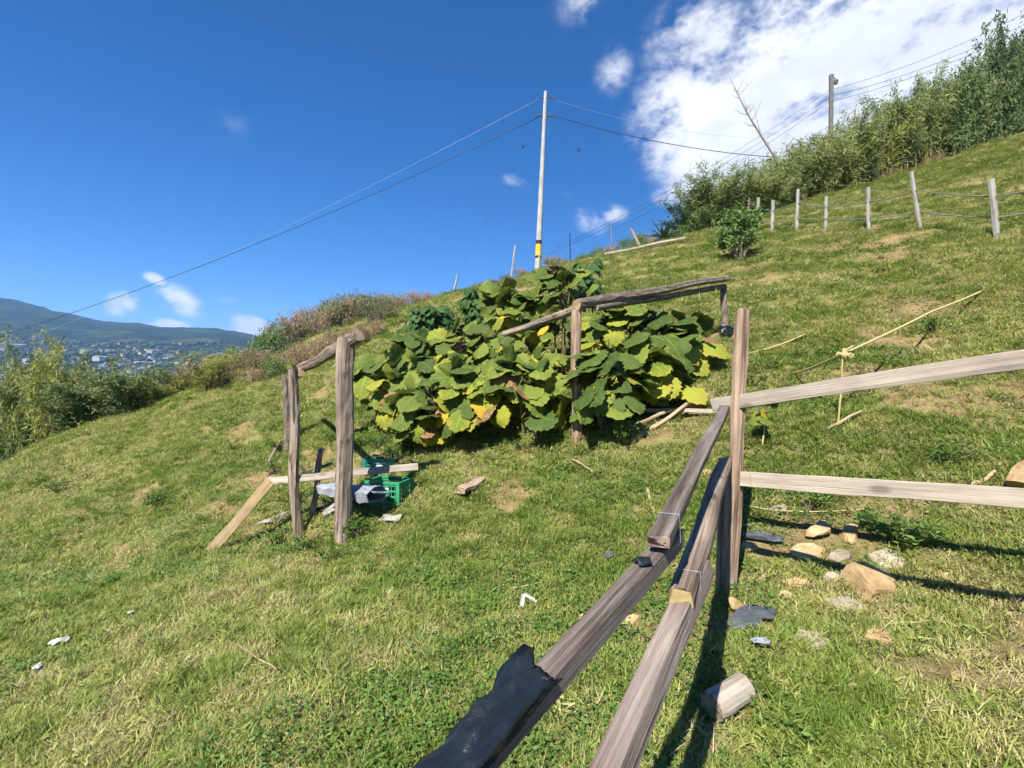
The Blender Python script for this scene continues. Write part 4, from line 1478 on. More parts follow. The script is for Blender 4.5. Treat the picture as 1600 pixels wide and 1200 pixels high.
# ------------------------------------------------------------------ big-leaved plants
def leaf_mesh(name, mat, seed, teeth=6, wid=.46, droop=.9, fold=.25, cord=.12):
    """broad toothed leaf, 1 m long, base at the origin, tip along +Y, upper side +Z, with its stalk"""
    r = random.Random(seed)
    n = teeth * 2 + 1
    prof = lambda t: wid * (math.sin(math.pi * min(1, (t * .93 + .07)) ** .72) ** .8)
    cols = (-1, -.5, 0, .5, 1)
    vs, uvs, fs = [], [], []
    ph = r.uniform(0, 6)
    for i in range(n + 1):
        t = i / n
        tooth = 1.0 + (.11 if i % 2 else -.09) * (1 - t * .5)
        ang = droop * t ** 1.4
        y0 = math.sin(ang) / max(droop, .01) if droop > .05 else t
        y0 = t - .18 * droop * t * t
        z0 = -.42 * droop * t ** 1.8
        for u in cols:
            w_ = prof(t) * (tooth if abs(u) == 1 else 1.0)
            if i == n:
                w_ = 0.012
            x = u * w_
            y = y0 - (cord * abs(u) * (1 - t) ** 3) + (.05 * abs(u) if i % 2 and abs(u) == 1 else 0)
            z = z0 + fold * abs(x) * (1 - .9 * abs(u)) - .22 * abs(x) * abs(u) + .05 * math.sin(7 * t + 3 * u + ph) * abs(u) + .03 * math.sin(13 * t + ph * 2) * abs(u)
            vs.append((x, y, z))
            uvs.append((u, t))
    k = 5
    for i in range(n):
        for j in range(k - 1):
            fs.append((i * k + j, i * k + j + 1, (i + 1) * k + j + 1, (i + 1) * k + j))
    nleaf = len(vs)
    # stalk
    for q in range(4):
        y, z = -.12 * q, -.02 * q * q * .6
        for s_ in range(3):
            a = 2.094 * s_
            vs.append((.014 * math.cos(a), y, z + .014 * math.sin(a) - .006))
            uvs.append((0.0, 0.5))
    for q in range(3):
        for s_ in range(3):
            a, b = nleaf + q * 3 + s_, nleaf + q * 3 + (s_ + 1) % 3
            fs.append((a, b, b + 3, a + 3))
    me = bpy.data.meshes.new(name)
    me.from_pydata(vs, [], fs)
    ul = me.uv_layers.new(name='uv')
    for l in me.loops:
        ul.data[l.index].uv = uvs[l.vertex_index]
    me.materials.append(mat)
    me.polygons.foreach_set('use_smooth', [True] * len(me.polygons))
    return me


LM = {c_: [leaf_mesh('leaf_' + c_, LEAFM[c_], 100 + i, teeth=5 + i % 2, wid=.44 + .03 * i, droop=(.45, .8, 1.15)[i], fold=(.2, .3, .15)[i]) for i in range(3)] for c_ in ('dark', 'green', 'lime', 'yellow', 'brown')}
LD = [leaf_mesh('leaf_deep', LEAFM['deep'], 200 + i, teeth=3, wid=.36, droop=(.9, 1.3, 1.6)[i], fold=.35) for i in range(3)]


def leaf_obj(parent, mesh, base, direction, normal, size):
    y = Vector(direction).normalized()
    z = Vector(normal)
    z = (z - y * z.dot(y)).normalized()
    x = y.cross(z)
    m_ = Matrix((x, y, z)).transposed().to_4x4() @ Matrix.Scale(size, 4)
    m_.translation = Vector(base)
    return link('leaf', mesh, parent, m_)


def big_plant(loc, h, spread, n, seed, label, front=.5, deep=False, size=(.22, .47), group='big-leaved fruit plants under the trellis', low=.15):
    r = random.Random(seed)
    o = thing('broad_leaf_plant', loc, label, 'plant', group)
    base = Vector(loc)
    mb = MB()
    tips = []
    for s_ in range(r.randint(4, 6)):
        a = r.uniform(0, 6.28)
        top = base + Vector((math.cos(a) * spread * r.uniform(.25, .7), math.sin(a) * spread * r.uniform(.25, .7), h * r.uniform(.55, .95)))
        mid_ = base.lerp(top, .5) + Vector((r.uniform(-.1, .1), r.uniform(-.1, .1), .08))
        mb.tube([base - UP * .1, mid_, top], [.026, .02, .012], 6)
        tips.append((base, mid_, top))
    for i in range(int(n * 1.3)):
        st = r.choice(tips)
        a = r.uniform(0, 6.283)
        if r.random() < front * .6:                       # more leaves turn to the light, down the slope
            a = r.gauss(-1.75, .7)
        hz_ = low + (1 - low) * r.random() ** .75
        rad = spread * (math.sqrt(max(0.02, 1 - (hz_ - .35) ** 2 / .62)) if not deep else .8) * r.uniform(.55, 1.0)
        out_ = Vector((math.cos(a), math.sin(a), 0))
        p = base + out_ * rad + UP * (hz_ * h)
        p.z = max(p.z, gz(p.x, p.y) + .14)
        s_ = r.uniform(*size)
        up_ = (hz_ - .5) * .8 + r.gauss(-.28, .48)
        if deep:
            up_ = r.gauss(-.7, .35)
        d_ = (out_ + UP * up_ + Vector((r.gauss(0, .3), r.gauss(0, .3), 0))).normalized()
        nrm_ = (UP * r.uniform(.35, 1.0) + out_ * r.uniform(.3, 1.0) + Vector((sx, sy, sz)) * .6 + Vector((r.gauss(0, .45), r.gauss(0, .45), r.gauss(0, .2))))
        if deep:
            me = r.choice(LD)
        else:
            f_ = -(p.y - base.y) / spread                  # towards the sunny side older, yellower leaves
            q = r.random() + .26 * (.42 - hz_) * 2 + .10 * f_ - .10 * max(0, min(1, p.x - 1.0))
            c_ = 'brown' if r.random() < .035 else 'yellow' if q > (.92 if -2 < p.x < .6 else 1.04) else 'lime' if q > .70 else 'green' if q > .30 else 'dark'
            if hz_ > .8 and c_ in ('yellow', 'lime'):
                c_ = 'green'
            me = r.choice(LM[c_])
        leaf_obj(o, me, p - d_ * .25 * s_, d_, nrm_, s_)
        st_p = st[1].lerp(st[2], min(1, hz_))
        mb.tube([st_p, st_p.lerp(p, .5) + UP * .03, p - d_ * .6 * s_], [.008, .006, .005], 4)
    mb.build('stem', MT['stem'], o)
    return o


def plant_at(px, py, dz=0.0):
    return hit(px, py)


LULO = 'broad toothed-leaf plant'
pl = [  # px, py of foot, back offset (m), height, spread, leaves, label
    (600, 672, .1, 1.15, .66, 42, 'bushy big-leaved plant next to the thick log post'),
    (665, 690, .15, .95, .62, 40, 'big-leaved plant with lime leaves behind the teal crate'),
    (740, 690, .15, 1.0, .62, 42, 'big-leaved plant with yellow leaves directly behind the wood block'),
    (820, 690, .2, 1.05, .62, 44, 'big-leaved plant with yellowing leaves just before the trellis post'),
    (945, 680, .15, 1.0, .60, 40, 'big-leaved plant with a half yellow low leaf beside the trellis post'),
    (1015, 650, .2, .95, .64, 36, 'big-leaved plant spreading over the propped board and sticks'),
    (640, 630, .2, 1.2, .66, 36, 'dark big-leaved plant behind the one at the thick log post'),
    (720, 620, .3, 1.3, .68, 38, 'big-leaved plant under the lower trellis pole'),
    (800, 610, .3, 1.7, .72, 46, 'tall big-leaved plant behind the yellowing plants'),
    (880, 610, .3, 1.95, .72, 50, 'tallest big-leaved plant rising above the trellis beam'),
    (970, 600, .3, 1.2, .70, 40, 'dark big-leaved plant under the bark-covered trellis beam'),
    (1055, 595, .2, .9, .66, 34, 'low dark big-leaved plant at the uphill end of the patch'),
]
for i_, (a_, b_, off, hh_, sp_, nl, lab) in enumerate(pl):
    p_ = hit(a_, b_)
    p_ = Vector((p_.x, p_.y + off, gz(p_.x, p_.y + off)))
    big_plant(p_, hh_, sp_, nl, 300 + i_, lab, front=.6)
for i_, (a_, b_, hh_, sp_, nl, lab) in enumerate((
        (672, 556, 1.2, .85, 150, 'deep green drooping-leaf shrub behind the log frame plants'),
        (745, 545, 1.4, .45, 70, 'deep green drooping-leaf shrub with a dark top bud behind the trellis pole'),
        (918, 520, 1.5, .36, 40, 'slim deep green shrub standing behind the tallest big-leaved plant'))):
    big_plant(hit(a_, b_), hh_, sp_, nl, 350 + i_, lab, deep=True, size=(.15, .30), group='deep green shrubs behind the trellis', low=.4)


# ------------------------------------------------------------------ foliage clouds
def leaf_quads(c, d, L, Wd, rngs):
    """rhombic leaves: centres c, directions d, lengths L, widths Wd"""
    n = len(c)
    d = d / np.linalg.norm(d, axis=1, keepdims=True)
    ref = rngs.normal(size=(n, 3))
    s = np.cross(d, ref)
    s /= np.linalg.norm(s, axis=1, keepdims=True) + 1e-9
    nn = np.cross(d, s)
    L, Wd = L[:, None], Wd[:, None]
    mid = c + d * L * .42 + nn * L * .06
    v = np.stack([c, mid + s * Wd / 2, c + d * L, mid - s * Wd / 2], 1).reshape(-1, 3)
    o = (np.arange(n) * 4)[:, None]
    f = np.concatenate([o + np.array([[0, 1, 2]]), o + np.array([[0, 2, 3]])], 1).reshape(-1, 3)
    return v, f, np.repeat(rngs.random(n), 4)


def bamboo_proto(h, spread, culms, leaves, seed, leafmat, L=.24, Wd=.035, bare_low=.25, arch=.5):
    r = np.random.default_rng(seed)
    mb = MB()
    cs, ds = [], []
    per = leaves // culms
    for k in range(culms):
        a = r.uniform(0, 6.283)
        b = np.array([math.cos(a), math.sin(a), 0]) * spread * .35 * r.random()
        hh_ = h * r.uniform(.55, 1.0) * (1.22 if k % 6 == 0 else 1.0)
        a2 = a + r.normal(0, .6)
        lean = np.array([math.cos(a2), math.sin(a2), 0]) * spread * r.uniform(.3, 1.0)
        T_ = np.linspace(0, 1, 9)
        path = b[None] + lean[None] * (T_ ** 2.2)[:, None] + np.array([0, 0, 1.0])[None] * (hh_ * (T_ - arch * .25 * T_ ** 4))[:, None]
        mb.tube([tuple(p) for p in path], list(.022 * (1 - .85 * T_)), 4, False)
        t = bare_low + (1 - bare_low) * r.random(per) ** .85
        pos = np.stack([np.interp(t, T_, path[:, q]) for q in range(3)], 1)
        # side branchlets: leaves cluster round them
        nb = max(6, per // 14)
        bo = r.normal(size=(nb, 3)) * np.array([.34, .34, .22]) * spread * .55
        bt = bare_low + (1 - bare_low) * r.random(nb)
        bp = np.stack([np.interp(bt, T_, path[:, q]) for q in range(3)], 1) + bo * (1.15 - bt)[:, None]
        pick = r.integers(0, nb, per)
        use = r.random(per) < .72
        pos = np.where(use[:, None], bp[pick] + r.normal(size=(per, 3)) * .13, pos + r.normal(size=(per, 3)) * .05)
        cs.append(pos)
        dirs = r.normal(size=(per, 3)) * .7 + np.array([0, 0, -.35]) + lean[None] / spread * .5
        ds.append(dirs)
    c, d = np.concatenate(cs), np.concatenate(ds)
    n = len(c)
    v, f, tn = leaf_quads(c, d, L * r.uniform(.6, 1.3, n), Wd * r.uniform(.7, 1.3, n), r)
    return mb.mesh('culms', MT['culm']), np_mesh('foliage', v, f, leafmat, tn)


def shrub_proto(h, spread, clumps, leaves, seed, leafmat, L=.09, Wd=.035, twigs=14, upright=.5, twigmat=None, stemmat='twig'):
    r = np.random.default_rng(seed)
    mb = MB()
    cs, ds = [], []
    per = leaves // clumps
    for k in range(clumps):
        a, q = r.uniform(0, 6.283), math.sqrt(r.random())
        zc = h * r.uniform(.28, .88)
        rr = spread * q * (1 - .55 * max(0, zc / h - .45))
        c0 = np.array([math.cos(a) * rr, math.sin(a) * rr, zc])
        mb.tube([(c0[0] * .12, c0[1] * .12, -.12), tuple(c0 * np.array([.6, .6, .55])), tuple(c0), tuple(c0 * np.array([1.08, 1.08, 1.0]) + np.array([0, 0, h * .13]))], [.016, .012, .008, .003], 4, False)
        s_ = spread * r.uniform(.2, .36)
        pos = c0 + r.normal(size=(per, 3)) * s_ * np.array([.55, .55, .6])
        cs.append(pos)
        ds.append(r.normal(size=(per, 3)) + (pos - np.array([0, 0, h * .3])) * .6 + np.array([0, 0, upright]))
    c, d = np.concatenate(cs), np.concatenate(ds)
    ok = c[:, 2] > .03
    c, d = c[ok], d[ok]
    n = len(c)
    v, f, tn = leaf_quads(c, d, L * r.uniform(.6, 1.35, n), Wd * r.uniform(.6, 1.3, n), r)
    return mb.mesh('stems', MT[stemmat]), np_mesh('foliage', v, f, leafmat, tn)


def veg(name, meshes, names, loc, label, cat, group, rz, sc, tilt=(0, 0)):
    o = bpy.data.objects.new(name, None)
    C.objects.link(o)
    mw = Matrix.Translation(Vector(loc)) @ Matrix.Rotation(tilt[0], 4, 'X') @ Matrix.Rotation(tilt[1], 4, 'Y') @ Matrix.Rotation(rz, 4, 'Z') @ Matrix.Diagonal((sc[0], sc[0], sc[1], 1))
    o.matrix_world = mw
    for me, nm in zip(meshes, names):
        ch = bpy.data.objects.new(nm, me)
        C.objects.link(ch)
        ch.parent = o
    return tag(o, label, cat, group)


r_ = random.Random(99)
BP = [bamboo_proto(3.6, 1.3, 20, 4400, 500 + i, MT['bamboo'], L=.25, Wd=.036, bare_low=.25) for i in range(4)]
BPy = [bamboo_proto(3.5, 1.3, 18, 3600, 520 + i, MT['bamboo_y'], L=.25, Wd=.036, bare_low=.25) for i in range(2)]
BPd = [bamboo_proto(3.6, 1.5, 14, 5200, 530 + i, MT['bamboo_d'], L=.2, Wd=.06, bare_low=.1) for i in range(2)]
# thicket along the ridge: px of foot, py of foot, top py, kind
row = [(1078, 365, 318, 'd'), (1098, 362, 268, 'g'), (1125, 352, 262, 'g'), (1148, 345, 262, 'g'), (1170, 340, 275, 'g'), (1195, 335, 262, 'g'), (1218, 326, 232, 'g'), (1240, 318, 222, 'g'), (1262, 312, 205, 'g'),
       (1285, 305, 202, 'g'), (1308, 300, 188, 'y'), (1330, 296, 182, 'g'), (1352, 288, 165, 'g'), (1374, 280, 158, 'y'), (1396, 272, 140, 'g'), (1418, 266, 128, 'g'), (1440, 258, 122, 'g'),
       (1462, 250, 108, 'g'), (1486, 243, 98, 'd'), (1512, 236, 100, 'd'), (1538, 226, 80, 'd'), (1566, 218, 32, 'd'), (1592, 210, 22, 'd'), (1625, 200, 10, 'd'), (1660, 190, 0, 'd'), (1700, 180, -10, 'g')]
for i_, (a_, b_, top, kd_) in enumerate(row):
    xr = (a_ - CX) / F
    dd = 23.5
    for _ in range(30):                       # foot on the ridge line under this sight line
        dd = .5 * dd + .5 * float(ridge_y(xr * dd))
    dd += r_.uniform(-.2, .9)
    p_ = Vector((xr * dd, dd, gz(xr * dd, dd) - .05))
    hgt = (EYE + (CY - top) / F * dd) - p_.z
    ms = r_.choice({'g': BP, 'y': BPy, 'd': BPd}[kd_])
    lab = {'g': 'feathery green bamboo clump in the thicket above the wire fence', 'y': 'yellowish bamboo clump in the thicket above the wire fence',
           'd': 'dark leafy tree-like clump at the end of the ridge thicket'}[kd_]
    veg('bamboo_clump' if kd_ != 'd' else 'thicket_bush', ms, ('culm', 'foliage'), p_, lab, 'bamboo' if kd_ != 'd' else 'bush', 'thicket along the ridge', r_.uniform(0, 6), (r_.uniform(.95, 1.25), hgt / 3.5))
    if i_ % 2 == 0:            # a second row behind
        p2 = p_ + Vector((.6, 1.7, -.9))
        veg('bamboo_clump', r_.choice(BP), ('culm', 'foliage'), p2, 'feathery green bamboo clump in the thicket above the wire fence', 'bamboo', 'thicket along the ridge', r_.uniform(0, 6), (1.2, (hgt + .9) / 3.5))

# bushes and bamboo below the ridge on the valley side
lowrow = [(18, 655, 560, 'g'), (40, 672, 570, 'y'), (88, 650, 520, 'y'), (75, 690, 650, 'd'), (55, 660, 548, 'g'), (100, 660, 550, 'g'), (70, 664, 590, 'd'), (125, 664, 600, 'd'), (30, 700, 625, 'y'), (112, 690, 615, 'y'), (145, 650, 575, 'y'), (165, 668, 590, 'g'), (192, 660, 580, 'd'), (215, 652, 612, 'd'),
          (-30, 690, 590, 'g'), (258, 640, 590, 'y'), (290, 628, 582, 'g'), (322, 606, 556, 'y'), (-80, 700, 590, 'd'), (60, 720, 660, 'd'), (5, 720, 640, 'd')]
for i_, (a_, b_, top, kd_) in enumerate(lowrow):
    dd = 15.5 + r_.uniform(-.8, 1.4)
    x_ = (a_ - CX) / F * dd
    p_ = Vector((x_, dd, min(gz(x_, dd), at(a_, b_, dd).z)))
    hgt = at(a_, top - 14, dd).z - p_.z
    veg('valley_bamboo' if kd_ != 'd' else 'valley_bush', r_.choice({'g': BP, 'y': BPy, 'd': BPd}[kd_]), ('culm', 'foliage'), p_,
        {'g': 'wispy green bamboo at the lower edge of the hillside', 'y': 'wispy yellow green bamboo at the lower edge of the hillside', 'd': 'dense dark bush at the lower edge of the hillside'}[kd_],
        'bamboo' if kd_ != 'd' else 'bush', 'growth along the lower edge of the hillside', r_.uniform(0, 6), (r_.uniform(.6, .85), hgt / 3.4))

# dry and grey-green scrub along the ridge
DP = [shrub_proto(1.0, .75, 26, 2200, 600 + i, MT['drybush'], L=.11, Wd=.018, upright=1.0) for i in range(3)]
GP = [shrub_proto(1.1, .7, 24, 2200, 620 + i, MT['greybush'], L=.12, Wd=.022, upright=1.2) for i in range(3)]
NP = [shrub_proto(1.0, .7, 26, 2200, 640 + i, MT['bush'], L=.08, Wd=.04, upright=.5) for i in range(3)]
scrub = [(285, 606, 45, 'b'), (310, 602, 48, 'b'), (335, 596, 44, 'b'), (360, 590, 46, 'b'), (382, 584, 48, 'n'), (402, 580, 42, 'b'), (420, 574, 52, 'n'), (440, 566, 52, 'g'), (458, 560, 46, 'g'), (476, 552, 52, 'b'), (496, 546, 56, 'b'),
         (515, 540, 50, 'g'), (532, 532, 56, 'g'), (552, 522, 56, 'b'), (570, 514, 50, 'g'), (590, 504, 44, 'g'), (608, 494, 40, 'b'), (626, 486, 36, 'b'), (645, 478, 32, 'b'), (664, 470, 26, 'b'), (470, 574, 40, 'b'), (500, 566, 40, 'b'),
         (530, 552, 40, 'b'), (560, 540, 36, 'b'), (430, 590, 34, 'n'), (585, 525, 30, 'b'), (350, 606, 30, 'b'), (395, 600, 30, 'b'), (768, 440, 14, 'b'), (790, 432, 16, 'g'), (815, 424, 16, 'b'), (862, 414, 22, 'g'), (880, 408, 18, 'b'),
         (910, 402, 16, 'n'), (935, 396, 22, 'n'), (955, 392, 20, 'b'), (978, 386, 26, 'n'), (1000, 384, 26, 'n'), (1018, 380, 22, 'b'), (1066, 372, 34, 'n'), (1088, 368, 40, 'n'), *[(1200 + 24 * q, 0, 10 + 4 * (q % 3), 'bgb'[q % 3]) for q in range(12)]]
for i_, (a_, b_, hp, kd_) in enumerate(scrub):
    xr = (a_ - CX) / F
    dd = 20.0
    for _ in range(40):
        dd = .6 * dd + .4 * float(ridge_y(xr * dd))
    p_ = hit(a_, b_, dd + .2) if hp < 45 and a_ < 600 else Vector((xr * dd, dd, gz(xr * dd, dd)))
    s_ = hp / F * p_.y * (.85 if a_ < 420 else .9)
    nm_, lab = {'b': ('dry_shrub', 'dry brown shrub in the scrub along the ridge'), 'g': ('grey_shrub', 'grey green feathery shrub in the scrub along the ridge'), 'n': ('green_shrub', 'small leafy green shrub in the scrub along the ridge')}[kd_]
    veg(nm_, r_.choice({'b': DP, 'g': GP, 'n': NP}[kd_]), ('stems', 'foliage'), p_ - UP * .05, lab, 'shrub', 'scrub along the ridge', r_.uniform(0, 6), (max(s_, .55) * r_.uniform(.85, 1.15), s_))

# round bush on the slope
rb = hit(1158, 408)
RBP = shrub_proto(1.6, .55, 40, 4200, 660, MT['bush'], L=.11, Wd=.05, upright=.2)
veg('slope_bush', RBP, ('stems', 'foliage'), rb, 'upright leafy green bush standing alone on the slope below the wire fence', 'bush', None, .5, (1.0, 80 / F * rb.y / 1.55))
# tufts of weeds on the slope and round the posts
WP = [shrub_proto(.3, .28, 10, 260, 670 + i, MT['weed'], L=.06, Wd=.03, upright=.8, stemmat='stem') for i in range(3)]
wd = [(605, 690), (640, 700), (700, 695), (760, 700), (850, 695), (865, 690), (480, 860), (505, 880), (560, 840), (250, 790), (95, 770), (1180, 600), (1425, 850), (1385, 838), (1405, 845), (1260, 800), (1460, 520), (1240, 560),
      (560, 700), (590, 700), (450, 720), (430, 740), (470, 790), (1190, 580), (1480, 720), (430, 850), (550, 705), (520, 690), (820, 700), (980, 690), (620, 715), (1060, 560), (1080, 545), (460, 700), (440, 705)]
for i_, (a_, b_) in enumerate(wd):
    veg('leafy_weed', r_.choice(WP), ('stems', 'foliage'), hit(a_, b_), 'low bright green leafy weed growing in the turf', 'weed', 'leafy weeds in the turf', r_.uniform(0, 6), (r_.uniform(.5, .9), r_.uniform(.35, .7)))
# two young plants with yellow stems behind the corner post
for (a_, b_, tx, ty, lab) in ((1188, 706, 1192, 640, 'spindly young plant with a yellow stem and green top leaves behind the corner post'), (1200, 640, 1205, 605, 'young plant with a hanging yellow leaf uphill of the spindly one')):
    p_ = hit(a_, b_)
    yp = thing('young_plant', p_, lab, 'plant')
    t_ = at(tx, ty, p_.y)
    mb = MB()
    mb.tube([p_ - UP * .05, p_.lerp(t_, .5) + Vector((.03, 0, 0)), t_], [.012, .01, .007], 5)
    mb.build('stem', MT['cane'], yp)
    for k_ in range(4):
        a = 1.4 * k_ + .3
        leaf_obj(yp, LM['green' if k_ else 'yellow'][k_ % 3], t_ - UP * .03 * k_, (math.cos(a), math.sin(a) - .3, -.3 if k_ else -1.4), (0, -.5, 1), .16)

# agave on the ridge
ag = Vector((at(1038, 372, 22.6).x, 22.6, gz(at(1038, 372, 22.6).x, 22.6) + .1))
agt = thing('agave', ag, 'spiky dark agave rosette on the ridge beside the lying pole', 'agave')
for k_ in range(22):
    a = k_ * 2.4
    e = .25 + 1.1 * (k_ % 6) / 6
    L_ = 1.25 - .03 * k_
    d_ = Vector((math.cos(a) * math.cos(e), math.sin(a) * math.cos(e), math.sin(e)))
    s_ = d_.cross(UP).normalized()
    n_ = s_.cross(d_)
    mb = MB()
    vs = []
    for q, w_ in ((0, .04), (.25, .07), (.6, .055), (1, .002)):
        c0 = ag + UP * .1 + d_ * L_ * q - UP * .12 * q * q
        vs += [c0 - s_ * w_ + n_ * .02, c0 - n_ * .02, c0 + s_ * w_ + n_ * .02]
    mb.add(vs, [(i * 3 + j, i * 3 + j + 1, i * 3 + j + 4, i * 3 + j + 3) for i in range(3) for j in range(2)], random.random())
    lf = mb.build('leaf', MT['agave'], agt)
    lf.modifiers.new('thickness', 'SOLIDIFY').thickness = .012

# ------------------------------------------------------------------ wire fence with pale posts
fpx = [(1560, 367, 1548, 280, 12), (1440, 357, 1424, 269, 8), (1357, 361, 1357, 293, 7), (1290, 357, 1291, 307, 6.5), (1244, 359, 1247, 296, 6.5), (1206, 361, 1208, 313, 6.5), (1184, 358, 1185, 309, 6), (1168, 340, 1171, 300, 5)]
fb0 = hit(fpx[0][0], fpx[0][1])
wf = thing('wire_fence', fb0, 'fence of pale leaning posts and two slack grey lines below the thicket', 'fence')
tops = []
for i_, (a_, b_, c_, d_, w_) in enumerate(fpx):
    p_ = hit(a_, b_)
    t_ = at(c_, d_, p_.y)
    timber('post', p_ - UP * .3, t_, w_ / F * p_.y * .62, w_ / F * p_.y * .5, MT['fpost'], wf, up=(.2, -1, 0), seed=700 + i_, wob=.006, bev=.012, end=MT['fpost'])
    tops.append((p_, t_))
ex = tops[0]
tops.insert(0, (Vector((ex[0].x + 3.2, ex[0].y - 1.2, gz(ex[0].x + 3.2, ex[0].y - 1.2))), Vector((ex[0].x + 3.2, ex[0].y - 1.2, gz(ex[0].x + 3.2, ex[0].y - 1.2) + 1.3))))
timber('post', tops[0][0] - UP * .3, tops[0][1], .1, .08, MT['fpost'], wf, up=(.2, -1, 0), seed=720)
for fr in (.28, .66):
    path = []
    for (p0, t0), (p1, t1) in zip(tops[:-1], tops[1:]):
        a, b = p0.lerp(t0, fr) + Vector((0, -.07, 0)), p1.lerp(t1, fr) + Vector((0, -.07, 0))
        for q in np.linspace(0, 1, 9)[:-1]:
            path.append(a.lerp(b, q) - UP * .035 * 4 * q * (1 - q) * random.uniform(.7, 1.3))
    path.append(b)
    mb = MB()
    mb.tube(path, .014, 5)
    mb.build('line', MT['fwire'], wf, None, True)

# lying pole and stakes on the ridge
l0_, l1_ = hit(946, 402), hit(1070, 380)
tag(log('lying_pole', l0_ + UP * .12, l1_ + UP * .12, .07, .05, MT['board'], None, seed=730, bend=.04, segs=8), 'long pale pole lying along the ridge top', 'pole')


def stake(a, b, r0, mat, label, name='ridge_stake'):
    p_ = hit(*a)
    t_ = at(b[0], b[1], p_.y)
    return tag(log(name, p_ - (t_ - p_).normalized() * .3, t_, r0, r0 * .85, MT[mat], None, seed=int(a[0]), segs=8, knots=1, bend=.01), label, 'stake')


stake((798, 432), (806, 384), .055, 'fpost', 'pale leaning stake on the ridge beside the tall pole')
stake((708, 450), (715, 430), .06, 'fpost', 'short pale leaning stake on the ridge behind the deep green shrubs')
stake((891, 406), (890, 365), .028, 'bkpaint', 'thin black stake on the ridge uphill of the tall pole')
stake((841, 442), (843, 392), .035, 'cane', 'slim yellow cane standing in front of the tall pole')
stake((957, 396), (955, 350), .03, 'twig', 'thin grey stick standing at the start of the lying pole')
stake((1000, 386), (985, 357), .06, 'stick', 'leaning tan branch stub in the ridge scrub by the agave')


# ------------------------------------------------------------------ utility poles, cables
def cable(pts, r, mat, parent, name='cable', sag=.0, n=22):
    path = []
    for a, b in zip(pts[:-1], pts[1:]):
        for i in range(n):
            q = i / n
            path.append(Vector(a).lerp(Vector(b), q) - UP * sag * 4 * q * (1 - q))
    path.append(Vector(pts[-1]))
    mb = MB()
    mb.tube(path, r, 5)
    return mb.build(name, mat, parent, None, True)


PD = 25.6
pp = at(840, 424, PD)
pz = gz(pp.x, PD)
ptop = at(852.5, 143, PD)
pdir = (ptop - pp).normalized()
pbase = pp - pdir * ((pp.z - pz) / pdir.z + .3)
up_ = thing('utility_pole', pbase, 'tall pale concrete utility pole with yellow and black bands at its foot', 'utility pole')
PL = (ptop - pbase).length
r_at = lambda q: .175 + (.085 - .175) * q
q_of = lambda py: ((at(840 + (852.5 - 840) * (424 - py) / (424 - 143), py, PD) - pbase).length) / PL


def pole_seg(q0, q1, mat, name, fat=1.0):
    mb = MB()
    mb.tube([pbase.lerp(ptop, q) for q in np.linspace(q0, q1, 6)], [r_at(q) * fat for q in np.linspace(q0, q1, 6)], 16)
    o = mb.build(name, mat, up_, None, False)
    return o


pole_seg(0, 1, MT['concrete'], 'shaft')
pole_seg(q_of(382), q_of(376), MT['bkpaint'], 'black_band', 1.02)
pole_seg(q_of(400), q_of(382.2), MT['ywpaint'], 'yellow_band', 1.02)
pole_seg(q_of(404), q_of(400.2), MT['bkpaint'], 'black_band', 1.02)
a1, a2 = at(851.5, 152, PD), at(850, 181, PD)


def arm(p0, p1, r, name='cross_arm'):
    mb = MB()
    mb.tube([p0, p1], r, 6)
    return mb.build(name, MT['steel'], up_)


def insulator(c, d, n=4, r=.06):
    mb = MB()
    d = Vector(d).normalized()
    pts, rd = [], []
    for i in range(n):
        for o_, k_ in ((0, .4), (.03, 1), (.05, 1), (.07, .4)):
            pts.append(Vector(c) + d * (i * .08 + o_))
            rd.append(r * k_)
    mb.tube(pts, rd, 8)
    return mb.build('insulator', MT['steel'], up_)


arm(at(846, 152, PD), at(863, 152, PD), .035)
arm(at(843, 180, PD), at(862, 181, PD), .045)
wl0 = at(843, 154, PD)
wl1, wl2 = at(-120, 590, 34), at(-120, 560, 34)
ll0 = at(838, 185, PD)
lr0 = at(868, 182, PD)
insulator(at(845, 180, PD), ll0 - a2)
insulator(at(858, 181, PD), Vector((1, .1, -.05)))
insulator(at(862, 152, PD), Vector((1, 0, -.5)), 3, .05)
cable([wl0, wl1], .008, MT['lwire'], up_, sag=.9)
cable([ll0, wl2], .017, MT['wire'], up_, sag=1.0)
r2 = at(1215, 246, 27)
cable([lr0, r2], .02, MT['wire'], up_, sag=.35)
cable([at(864, 155, PD), at(1180, 216, 30)], .006, MT['lwire'], up_, sag=.4)
for (g1, mid_) in ((at(700, 462, 23.5), at(817, 229, 25.2)), (at(985, 392, 24.0), at(904, 234, 25.2))):
    cable([at(849 if g1.x < 0 else 853, 184, PD), mid_, Vector((g1.x, g1.y, gz(g1.x, g1.y)))], .0028, MT['wire'], up_, 'guy_wire')
    mb = MB()
    mb.tube([mid_ + UP * .1, mid_ + UP * .05, mid_ - UP * .05, mid_ - UP * .1], [.02, .06, .06, .02], 6)
    mb.build('insulator', MT['bkpaint'], up_)

